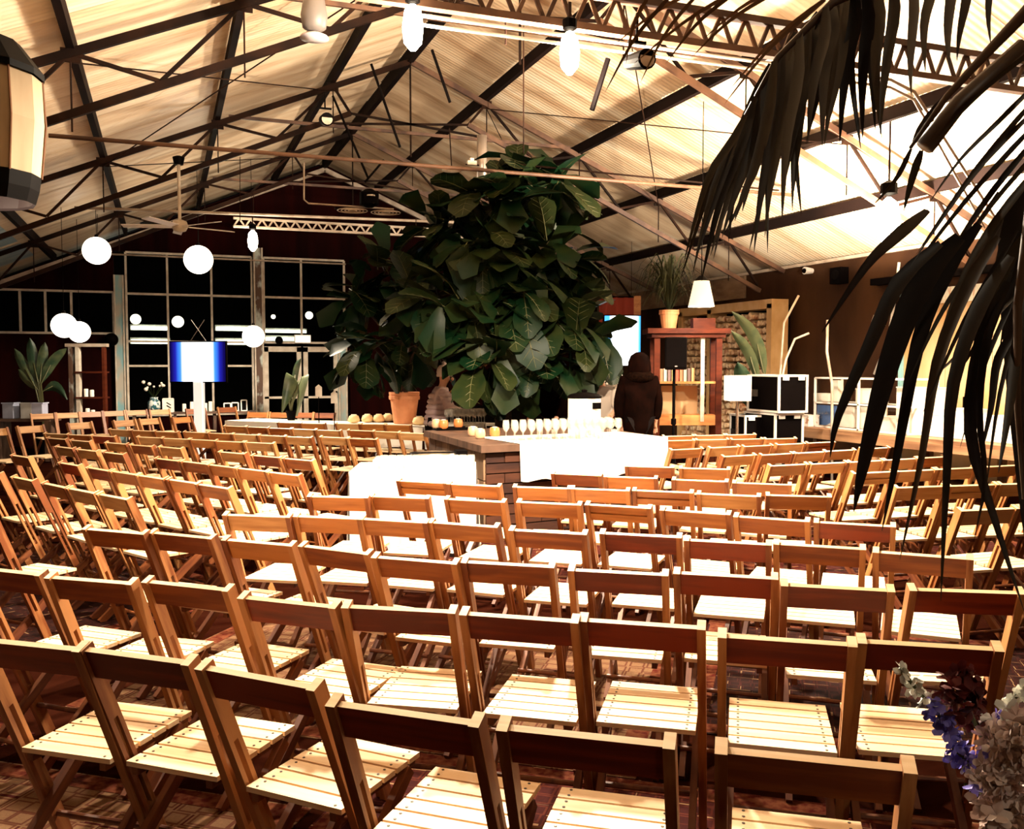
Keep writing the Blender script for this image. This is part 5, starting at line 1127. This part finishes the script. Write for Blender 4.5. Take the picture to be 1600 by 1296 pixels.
def person(lab, base, rz, J, jacket, trousers, jm, tm, hat=None, hatm=None, hair=None, bulk=1.0, sleeve_full=True, face=True, hood=False, long_coat=0.0, puffs=False):
    """J = joint positions (x right, y forward, z up) in metres, facing +Y"""
    t = thing('person', lab, 'person', base, rz)
    V = []; E = []; idx = {}
    def add(k, p, r, par=None):
        idx[k] = len(V); V.append((tuple(p), r))
        if par is not None: E.append((idx[par], idx[k]))
    L = lambda a, b, f: tuple(a[i]+(b[i]-a[i])*f for i in range(3))
    add('pelvis', J['pelvis'], (0.145, 0.105)); add('waist', L(J['pelvis'], J['chest'], .45), (0.125, 0.095), 'pelvis'); add('chest', J['chest'], (0.155, 0.11), 'waist')
    add('neckb', L(J['chest'], J['neck'], .75), (0.08, 0.07), 'chest'); add('neck', J['neck'], 0.052, 'neckb'); add('jaw', L(J['neck'], J['head'], .5), (0.062, 0.07), 'neck'); add('head', J['head'], (0.078, 0.095), 'jaw'); add('crown', (J['head'][0], J['head'][1]-0.01, J['head'][2]+0.08), (0.058, 0.07), 'head')
    for s, n in ((-1, 'l'), (1, 'r')):
        add('sh'+n, J['sh'+n], 0.062, 'chest'); add('el'+n, J['el'+n], 0.043, 'sh'+n); add('wr'+n, J['wr'+n], 0.030, 'el'+n)
        w_, e_ = Vector(J['wr'+n]), Vector(J['el'+n]); d = (w_-e_).normalized(); palm = w_+d*0.075; add('pa'+n, palm, (0.036, 0.018), 'wr'+n)
        side = d.cross(Vector((0, 1, 0.2))).normalized(); dn = d.cross(side).normalized()
        for fi, (of, ln) in enumerate(((-0.03, .062), (-0.01, .075), (0.01, .07), (0.03, .055))):
            k = palm+side*of+d*0.03; add('f%d%s' % (fi, n), k, 0.0085, 'pa'+n); add('g%d%s' % (fi, n), k+d*ln*0.5+dn*0.006, 0.008, 'f%d%s' % (fi, n)); add('h%d%s' % (fi, n), k+d*ln+dn*0.02, 0.007, 'g%d%s' % (fi, n))
        k = w_+d*0.03-side*0.035; add('t0'+n, k, 0.010, 'wr'+n); add('t1'+n, k+d*0.035-side*0.012+dn*0.01, 0.009, 't0'+n)
        add('hip'+n, J['hip'+n], 0.088, 'pelvis'); add('kn'+n, J['kn'+n], 0.058, 'hip'+n); add('an'+n, J['an'+n], 0.040, 'kn'+n)
        a = J['an'+n]; add('to'+n, (a[0], a[1]+0.15, 0.035), 0.035, 'an'+n)
    body = link('body', skin_mesh('body', V, E, M_SKIN), t)
    # clothing: thicker skins over the same joints
    def garment(name, keys, m, k, extra=None):
        vs = []; es = []; im = {}
        for key, r, par in keys:
            im[key] = len(vs); vs.append((V[idx[key]][0] if key in idx else extra[key], r))
            if par: es.append((im[par], im[key]))
        return link(name, skin_mesh(name, vs, es, m), t)
    b = bulk
    garment('trousers', [('pelvis', (0.16, 0.125), None), ('hipl', 0.105, 'pelvis'), ('knl', 0.078, 'hipl'), ('anl', 0.062, 'knl'), ('hipr', 0.105, 'pelvis'), ('knr', 0.078, 'hipr'), ('anr', 0.062, 'knr')], tm, 1)
    ks = [('chest', (0.185*b, 0.15*b), None), ('waist', (0.17*b, 0.145*b), 'chest'), ('pelvis', (0.175*b, 0.15*b), 'waist'), ('neckb', (0.10*b, 0.09*b), 'chest')]
    ex = {}
    if long_coat:
        ex['hem'] = (J['pelvis'][0], J['pelvis'][1], J['pelvis'][2]-long_coat); ks.append(('hem', (0.19*b, 0.17*b), 'pelvis'))
    for n in 'lr':
        ks += [('sh'+n, 0.085*b, 'chest'), ('el'+n, 0.066*b, 'sh'+n)]
        if sleeve_full: ks.append(('wr'+n, 0.052*b, 'el'+n))
    garment('jacket', ks, jm, 1, ex)
    if puffs:
        for i in range(6):
            f = i/5; c = L(J['pelvis'], J['chest'], -0.15+1.2*f); MB().ball((0, 0, 0), (0.225, 0.19, 0.075), 16, 8).obj('quilt_band', jm, t, c, smooth=True)
        for n in 'lr':
            for i in range(5):
                c = L(J['sh'+n], J['el'+n], i/4); MB().ball((0, 0, 0), (0.085, 0.085, 0.055), 12, 7).obj('sleeve_band', jm, t, c, smooth=True)
            for i in range(1, 4):
                c = L(J['el'+n], J['wr'+n], i/4); MB().ball((0, 0, 0), (0.07, 0.07, 0.06), 12, 7).obj('sleeve_band', jm, t, c, smooth=True)
    H = Vector(J['head'])
    for s in (-1, 1):
        an = J['anl' if s < 0 else 'anr']; MB().ball((an[0], an[1]+0.07, 0.05), (0.055, 0.145, 0.05), 12, 8).obj('shoe', M_BLACK, t, smooth=True)
        MB().ball(H+Vector((s*0.098, -0.01, -0.005)), (0.014, 0.03, 0.04), 8, 6).obj('ear', M_SKIN, body)
        MB().ball(H+Vector((s*0.034, 0.088, 0.012)), (0.014, 0.01, 0.009), 8, 6).obj('eye', M_BLACK, body)
    MB().ball(H+Vector((0, 0.11, -0.02)), (0.015, 0.024, 0.028), 8, 6).obj('nose', M_SKIN, body); MB().ball(H+Vector((0, 0.092, -0.062)), (0.026, 0.012, 0.008), 8, 6).obj('mouth', mat('lips', (0.4, 0.12, 0.1), 0.5), body)
    if hair: MB().lathe([(0.112, -0.05), (0.118, 0.01), (0.108, 0.07), (0.07, 0.115), (0.01, 0.13)], n=16).obj('hair', hair, t, tuple(H+Vector((0, -0.022, 0.01))), smooth=True)
    if hat == 'beanie':
        MB().lathe([(0.112, 0.0), (0.118, 0.02), (0.112, 0.055), (0.118, 0.06), (0.11, 0.11), (0.075, 0.165), (0.02, 0.185), (0.005, 0.186)], n=18).obj('beanie', hatm, t, tuple(H+Vector((0, -0.01, 0.015))), smooth=True); MB().ball(H+Vector((0, -0.01, 0.215)), 0.035, 10, 7).obj('pompom', hatm, t, smooth=True)
    if hood:
        MB().lathe([(0.135, -0.18), (0.15, -0.08), (0.142, 0.02), (0.11, 0.10), (0.05, 0.14), (0.005, 0.148)], n=18).obj('hood', jm, t, tuple(H+Vector((0, -0.035, 0.0))), smooth=True)
        MB().ball(Vector(J['neck'])+Vector((0, -0.06, -0.03)), (0.19, 0.14, 0.085), 14, 8).obj('fur_collar', mat('fur', (0.003, 0.0012, 0.0008), 0.95, color2=(0.008, 0.003, 0.0015), scale=(40, 40, 40), bump=0.8, spec=0.02), t, smooth=True)
    return t
def joints(h=1.75, lean=0.0, arm=((0.03, -0.02), (0.02, 0.06)), head_f=0.0):
    k = h/1.75; z = lambda v: v*k
    ch = (0, lean*0.6, z(1.27)); J = dict(pelvis=(0, 0, z(0.93)), chest=ch, neck=(0, lean*0.95, z(1.47)-lean*0.15), head=(0, lean*1.1+head_f+0.02, z(1.60)-lean*0.22))
    for s, n in ((-1, 'l'), (1, 'r')):
        J['sh'+n] = (s*0.185*k, ch[1]+0.01, z(1.38)-lean*0.08); J['el'+n] = (s*0.235*k, ch[1]+arm[0][0], z(1.10)); J['wr'+n] = (s*0.22*k, ch[1]+arm[1][0]+0.03, z(0.86)+arm[1][1])
        J['hip'+n] = (s*0.09*k, 0, z(0.88)); J['kn'+n] = (s*0.10*k, 0.02, z(0.48)); J['an'+n] = (s*0.105*k, -0.01, z(0.08))
    return J
M_PARKA = mat('parka', (0.006, 0.0016, 0.0009), 0.9, color2=(0.0025, 0.0008, 0.0005), scale=(9, 9, 9), bump=0.3, spec=0.02)
M_PUFF = mat('puffer', (0.58, 0.44, 0.43), 0.45, color2=(0.45, 0.32, 0.33), scale=(6, 6, 6))
M_DARKT = mat('dark_trousers', (0.005, 0.003, 0.003), 0.9, spec=0.1)
M_TEE = mat('tee', (0.42, 0.34, 0.28), 0.8)
M_HAIR = mat('dark_hair', (0.018, 0.01, 0.007), 0.6)
p = at_d(998, 640, 11.7)
person('person in a dark hooded parka seen from behind at the bar', (p.x, p.y, 0), -YAW+R(5), joints(1.86), 1, 1, M_PARKA, M_DARKT, hood=True, bulk=1.22, long_coat=0.28)
p = at_d(682, 640, 13.5); J = joints(1.66, 0.10, ((0.10, 0), (0.30, 0.16)))
person('person in a quilted puffer jacket and pale beanie beside the terracotta pot', (p.x, p.y, 0), -YAW-R(75), J, 1, 1, M_PUFF, M_DARKT, hat='beanie', hatm=mat('beanie_pale', (0.72, 0.6, 0.55), 0.9, bump=0.0), bulk=1.15, puffs=True)
p = at_d(942, 640, 12.4); J = joints(1.74, 0.22, ((0.16, 0), (0.38, 0.2)), 0.05)
person('person in a short-sleeved grey tee bending over the coffee urn', (p.x, p.y, 0), -YAW+R(165), J, 1, 1, M_TEE, M_DARKT, hair=M_HAIR, sleeve_full=False, bulk=1.0)
p = at_d(862, 640, 13.2); J = joints(1.70, 0.08, ((0.08, 0), (0.2, 0.1)))
person('dark-clothed person half hidden by leaves behind the glasses', (p.x, p.y, 0), -YAW+R(150), J, 1, 1, M_PARKA, M_DARKT, hair=M_HAIR, bulk=1.08)

# ================================================================== FOREGROUND PALM
M_PALM = mat('palm_leaf', (0.009, 0.005, 0.003), 0.45, color2=(0.045, 0.03, 0.012), scale=(3, 3, 3), objrand=0.6)
M_PALMD = mat('palm_dry', (0.14, 0.06, 0.02), 0.5, color2=(0.24, 0.12, 0.045), scale=(3, 3, 3), objrand=0.4)
M_MIDRIB = mat('palm_midrib', (0.045, 0.022, 0.01), 0.45, color2=(0.10, 0.05, 0.02), scale=(4, 4, 4))
def leaflet(t, B0, pts2, wpx, d0, d1, m=M_PALM, n=9):
    """a folded tapering strip through photo points, from depth d0 at the root to d1 at the tip"""
    P = [at_d(x, y, d0+(d1-d0)*i/(len(pts2)-1))-B0 for i, (x, y) in enumerate(pts2)]
    def ev(f):
        g = f*(len(P)-1); i = min(int(g), len(P)-2); u = g-i
        p0 = P[max(i-1, 0)]; p1 = P[i]; p2 = P[i+1]; p3 = P[min(i+2, len(P)-1)]
        return 0.5*((2*p1)+(p2-p0)*u+(2*p0-5*p1+4*p2-p3)*u*u+(3*p1-p0-3*p2+p3)*u**3)
    c = [ev(i/n) for i in range(n+1)]; rows = [[], [], []]
    view = -(ray(*pts2[0])[0].normalized()); tw = rnd.uniform(-0.6, 0.6)
    for i, q in enumerate(c):
        d = (c[min(i+1, n)]-c[max(i-1, 0)]).normalized(); sd = d.cross(view).normalized(); up = sd.cross(d)
        sd = (sd*math.cos(tw)+up*math.sin(tw)); up = sd.cross(d)
        f = i/n; wd = wpx/FPX*(d0+(d1-d0)*f)*0.5*(min(1, 0.45+f*2.2))*max(0.03, (1-f**2.2))
        rows[0].append(q-sd*wd); rows[1].append(q-up*wd*0.35); rows[2].append(q+sd*wd)
    MB().grid(rows).obj('leaflet', m, t, smooth=True)
def frond(name, lab, spine, dsp, rad):
    b = at_d(*spine[0], dsp[0]); t = thing(name, lab, 'palm frond', b)
    P = [at_d(x, y, dsp[0]+(dsp[1]-dsp[0])*i/(len(spine)-1))-b for i, (x, y) in enumerate(spine)]
    MB().tube(P, [rad*(1-0.75*i/(len(P)-1)) for i in range(len(P))], 8).obj('midrib', M_MIDRIB, t, smooth=True)
    return t, b
rr = random.Random(21)
# frond A: comes in from the top and arches to the left, leaflets drooping
fa, ba = frond('palm_frond', 'dark palm frond arching in from the top with leaflets drooping left', [(1640, -120), (1520, -75), (1400, -40), (1300, 5), (1215, 90), (1160, 190)], (1.9, 2.0), 0.016)
A_ = [((1165, 180), (1110, 270), (1068, 412), 13), ((1172, 165), (1120, 280), (1082, 430), 14), ((1180, 150), (1130, 300), (1096, 440), 15), ((1190, 130), (1150, 280), (1110, 400), 16), ((1200, 110), (1165, 260), (1128, 372), 17), ((1210, 95), (1180, 260), (1148, 345), 18),
      ((1222, 80), (1200, 240), (1178, 395), 18), ((1235, 65), (1215, 220), (1195, 370), 18), ((1250, 50), (1232, 200), (1222, 345), 19), ((1262, 40), (1245, 170), (1238, 330), 18), ((1275, 25), (1258, 140), (1228, 280), 18), ((1290, 10), (1275, 110), (1262, 225), 20), ((1300, 0), (1290, 100), (1285, 232), 20),
      ((1315, -5), (1310, 100), (1288, 228), 20), ((1335, -15), (1325, 90), (1312, 225), 21), ((1352, -20), (1350, 90), (1348, 218), 20), ((1370, -25), (1368, 90), (1378, 218), 19), ((1395, -35), (1388, 80), (1375, 212), 18), ((1420, -45), (1425, 60), (1424, 150), 18), ((1455, -55), (1445, 30), (1446, 112), 16), ((1480, -60), (1482, 30), (1484, 105), 16), ((1510, -70), (1508, 10), (1495, 95), 16), ((1545, -80), (1545, 0), (1548, 70), 14)]
for r_, m_, t_, w_ in A_:
    w_ *= 0.78
    leaflet(fa, ba, [r_, ((r_[0]+m_[0])/2+6, (r_[1]+m_[1])/2-4), m_, ((m_[0]+t_[0])/2-2, (m_[1]+t_[1])/2), t_], w_*1.4, 2.0+rr.uniform(-.06, .06), 2.0+rr.uniform(-.2, .05))
for (r_, m_, t_, w_), (r2, m2, t2, w2) in zip(A_, A_[1:]):
    if abs(r2[0]-r_[0]) > 22: continue
    k = rr.uniform(.35, .65); mixp = lambda a, b, j: (a[0]*(1-k)+b[0]*k+rr.uniform(-j, j), a[1]*(1-k)+b[1]*k+rr.uniform(-j, j))
    leaflet(fa, ba, [mixp(r_, r2, 2), mixp(m_, m2, 8), mixp(t_, t2, 22)], w_*0.8, 2.03, 2.0+rr.uniform(-.15, .1))
for r_, m_, t_, w_ in [((1205, 100), (1160, 200), (1120, 300), 14), ((1245, 50), (1190, 160), (1140, 260), 16), ((1280, 20), (1220, 130), (1165, 240), 18), ((1225, 75), (1190, 200), (1160, 330), 18), ((1260, 40), (1225, 170), (1200, 300), 18)]:
    leaflet(fa, ba, [r_, m_, t_], w_*1.4, 2.06, 2.08)
# dry thin tips at the upper left of it
for i, (r_, t_) in enumerate((((1240, -30), (1100, 60)), ((1225, -20), (1080, 90)), ((1180, -30), (990, 100)), ((1120, -30), (960, 70)), ((1060, -20), (945, 145)), ((1100, -20), (1000, 130)), ((1160, -20), (1040, 100)), ((1300, -10), (1140, 140)), ((1290, 0), (1130, 165)), ((1020, -15), (978, 100)))):
    leaflet(fa, ba, [r_, ((r_[0]+t_[0])/2-8, (r_[1]+t_[1])/2-6), t_], 7, 2.1, 2.2, M_PALMD)
# frond B: thick stalk from the upper right with a cut stub
fb, bb = frond('palm_frond', 'cut palm stalk slanting down from the upper right corner', [(1640, -20), (1600, 22), (1540, 85), (1480, 150), (1422, 232)], (1.55, 1.65), 0.014)
MB().tube([at_d(1600, 70, 1.7)-bb, at_d(1500, 160, 1.72)-bb, at_d(1445, 230, 1.72)-bb], [0.014, 0.016, 0.018], 8).obj('stub', M_MIDRIB, fb, smooth=True)
for pts, w_ in (([(1424, 232), (1400, 280), (1365, 320)], 9), ([(1440, 235), (1425, 280), (1412, 330)], 14), ([(1480, 150), (1440, 200), (1424, 232)], 16)): leaflet(fb, bb, pts, w_, 1.66, 1.7)
# frond C: right edge, long leaflets sweeping down to the left
fc, bc_ = frond('palm_frond', 'palm frond down the right edge with long leaflets over the chairs', [(1680, 40), (1640, 180), (1610, 330), (1590, 480), (1590, 640), (1600, 780)], (1.5, 1.6), 0.013)
C_ = [([(1640, 110), (1560, 190), (1500, 250), (1449, 321)], 9), ([(1640, 150), (1540, 250), (1480, 330), (1420, 420)], 10), ([(1640, 190), (1550, 300), (1490, 390), (1440, 470)], 12), ([(1640, 240), (1560, 340), (1510, 420), (1470, 520)], 14),
      ([(1449, 329), (1400, 370), (1351, 419), (1284, 520)], 25), ([(1470, 380), (1405, 440), (1359, 538), (1310, 650), (1297, 715)], 26), ([(1500, 370), (1440, 440), (1389, 568), (1351, 718), (1334, 800)], 42), ([(1530, 350), (1475, 430), (1434, 538), (1404, 700), (1378, 830)], 28),
      ([(1560, 370), (1510, 450), (1464, 568), (1441, 710), (1406, 875)], 24), ([(1580, 400), (1530, 480), (1490, 598), (1479, 748), (1470, 940)], 25), ([(1575, 440), (1535, 530), (1516, 673), (1553, 808), (1600, 955)], 24), ([(1590, 430), (1545, 520), (1530, 640), (1539, 748), (1522, 845)], 14),
      ([(1600, 300), (1583, 380), (1585, 520), (1591, 673), (1602, 850)], 46), ([(1610, 310), (1555, 370), (1509, 430), (1480, 540)], 20), ([(1500, 440), (1460, 510), (1419, 598)], 8), ([(1590, 460), (1530, 520), (1480, 570), (1455, 590)], 8), ([(1600, 500), (1560, 560), (1548, 640), (1530, 720)], 16), ([(1615, 350), (1570, 420), (1545, 500), (1500, 580)], 22), ([(1610, 420), (1590, 540), (1575, 650), (1560, 740)], 20), ([(1640, 260), (1590, 330), (1560, 420), (1548, 520)], 20)]
for pts, w_ in C_: leaflet(fc, bc_, pts, w_*0.98, 1.6, 1.6+rr.uniform(-0.1, 0.25), M_PALM, 12)
# thin straight leaflets fanning from the right edge
for i, (r_, t_) in enumerate((((1640, 60), (1466, 215)), ((1640, 130), (1430, 400)), ((1640, 170), (1390, 470)), ((1640, 215), (1470, 440)), ((1640, 235), (1500, 470)), ((1640, 280), (1530, 480)), ((1560, 300), (1420, 560)), ((1590, 360), (1440, 650)), ((1600, 430), (1500, 700)), ((1600, 470), (1540, 770)), ((1620, 330), (1560, 560)))):
    leaflet(fc, bc_, [r_, ((r_[0]+t_[0])/2-8, (r_[1]+t_[1])/2-4), t_], 9, 1.6, 1.7, M_PALM, 8)

# ================================================================== FLOWERS LOWER RIGHT
M_STEM = mat('flower_stem', (0.06, 0.07, 0.02), 0.5)
def petal_cluster(mb, c, r, n, rr, flat=0.5):
    for k in range(n):
        a = 2*PI*k/n+rr.random(); e = rr.uniform(-0.2, 0.9); d = Vector((math.cos(a)*math.cos(e), math.sin(a)*math.cos(e), math.sin(e))); s = d.cross(Vector((0, 0, 1))).normalized(); u = s.cross(d)
        q = Vector(c); mb.grid([[q, q+d*r*0.5-s*r*0.35+u*r*0.1, q+d*r-s*r*0.22], [q+u*0.001, q+d*r*0.55+u*r*0.16, q+d*r*1.08+u*r*0.05], [q, q+d*r*0.5+s*r*0.35+u*r*0.1, q+d*r+s*r*0.22]])
M_DW = mat('petal_white', (0.80, 0.80, 0.72), 0.7); M_DB = mat('petal_blue', (0.12, 0.09, 0.55), 0.6, color2=(0.3, 0.26, 0.7), scale=(40, 40, 40)); M_DR = mat('petal_dark_red', (0.14, 0.008, 0.006), 0.7, color2=(0.05, 0.004, 0.004), scale=(30, 30, 30)); M_BLUSH = mat('petal_blush', (0.62, 0.45, 0.40), 0.75, color2=(0.74, 0.62, 0.55), scale=(20, 20, 20))
DF = 1.35
rr = random.Random(31)
vb = at_d(1610, 1330, DF+0.05)
def spike(lab, pts, mats, n, r):
    b = at_d(*pts[0], DF); t = thing('delphinium', lab, 'flower', b, 0, 'flowers in the corner bouquet')
    P = [at_d(x, y, DF)-b for x, y in pts]; MB().tube(P, 0.003, 6).obj('stem', M_STEM, t, smooth=True)
    for k in range(n):
        f = 0.25+0.75*k/(n-1); g = f*(len(P)-1); i = min(int(g), len(P)-2); q = P[i]+(P[i+1]-P[i])*(g-i)
        q = q+Vector((rr.uniform(-1, 1), rr.uniform(-1, 1), rr.uniform(-1, 1)))*r*0.7
        mb = MB(); petal_cluster(mb, (0, 0, 0), r*rr.uniform(.8, 1.2), 6, rr); m = mats[0] if f > 0.72 else mats[1] if rr.random() < 0.7 else mats[0]
        mb.obj('floret', m, t, tuple(q), (rr.random()*3, rr.random()*3, 0), smooth=True)
    return t
spike('white and blue delphinium spike leaning far left in the corner bouquet', [(1560, 1300), (1510, 1190), (1465, 1115), (1405, 1045)], (M_DW, M_DB), 26, 0.016)
spike('blue delphinium spike standing behind the dark red bloom', [(1590, 1290), (1550, 1180), (1560, 1130), (1590, 1085)], (M_DW, M_DB), 18, 0.018)
spike('short blue delphinium spray below the dark red bloom', [(1575, 1300), (1520, 1200), (1490, 1170), (1478, 1130)], (M_DB, M_DB), 10, 0.014)
def ruffle(lab, px, py, r, m, n, d=DF, name='carnation'):
    c = at_d(px, py, d); t = thing(name, lab, 'flower', c, 0, 'flowers in the corner bouquet')
    e = (vb-c); MB().tube([(0, 0, 0), e*0.4, e*0.75+Vector((0, 0, -.02))], 0.003, 6).obj('stem', M_STEM, t)
    for k in range(n):
        u = rr.uniform(-1, 1); a = rr.uniform(0, 6.28); q = math.sqrt(1-u*u); dv = Vector((q*math.cos(a), q*math.sin(a), u))*r*rr.uniform(0.35, 0.8)
        mb = MB(); petal_cluster(mb, (0, 0, 0), r*0.5, 5, rr); mb.obj('petal_whorl', m, t, tuple(dv), (rr.random()*6, rr.random()*6, 0), smooth=True)
ruffle('velvety dark red bloom in the corner bouquet', 1502, 1082, 0.042, M_DR, 26, DF, 'dahlia')
ruffle('dark red bud beside the velvety bloom', 1520, 1120, 0.03, M_DR, 14, DF+0.03, 'dahlia')
for i, (px, py, r, lab) in enumerate(((1565, 1165, .035, 'topmost blush ruffled bloom'), (1595, 1150, .04, 'blush ruffled bloom at the frame edge, upper'), (1550, 1215, .035, 'blush ruffled bloom left in the second tier'), (1590, 1215, .045, 'blush ruffled bloom right in the second tier'), (1560, 1270, .045, 'blush ruffled bloom low at the centre'), (1600, 1275, .045, 'blush ruffled bloom low at the frame edge'), (1578, 1190, .03, 'small blush bloom between the tiers'))):
    ruffle(lab+' of the corner bouquet', px, py, r, M_BLUSH, 22, DF-0.03)
vs = thing('flower_vase', 'glass vase of the corner bouquet just below the frame', 'vase', (vb.x, vb.y, vb.z-0.28))
MB().lathe([(0.05, 0), (0.06, 0.01), (0.055, 0.14), (0.045, 0.2), (0.06, 0.27), (0.055, 0.27), (0.04, 0.2), (0.05, 0.02)], n=18, caps=False).obj('glass', M_GLASS, vs, smooth=True)
for k in range(6):
    a = k*1.05; l_ = MB(); l_.grid([[(-0.012*w_, y, 0) for y, w_ in ((0, .2), (.04, 1), (.08, .8), (.12, .05))], [(0, y, -0.004) for y in (0, .04, .08, .12)], [(0.012*w_, y, 0) for y, w_ in ((0, .2), (.04, 1), (.08, .8), (.12, .05))]]); l_.obj('foliage_leaf', M_GREEN, vs, (0.02*math.cos(a), 0.02*math.sin(a), 0.27), (0.9, 0, a-1.5), smooth=True)
zt = vb.z-0.285
tb = thing('flower_table', 'small white-topped table under the corner bouquet', 'table', (vb.x+0.05, vb.y-0.02, 0))
MB().lathe([(0.20, zt-0.02), (0.205, zt-0.01), (0.2, zt)], n=28).obj('table_top', M_CLOTH, tb); MB().tube([(0, 0, 0.03), (0, 0, zt-0.02)], 0.025, 10).obj('column', M_BLACK, tb); MB().lathe([(0.16, 0), (0.16, 0.02), (0.03, 0.05)], n=18).obj('foot', M_BLACK, tb)
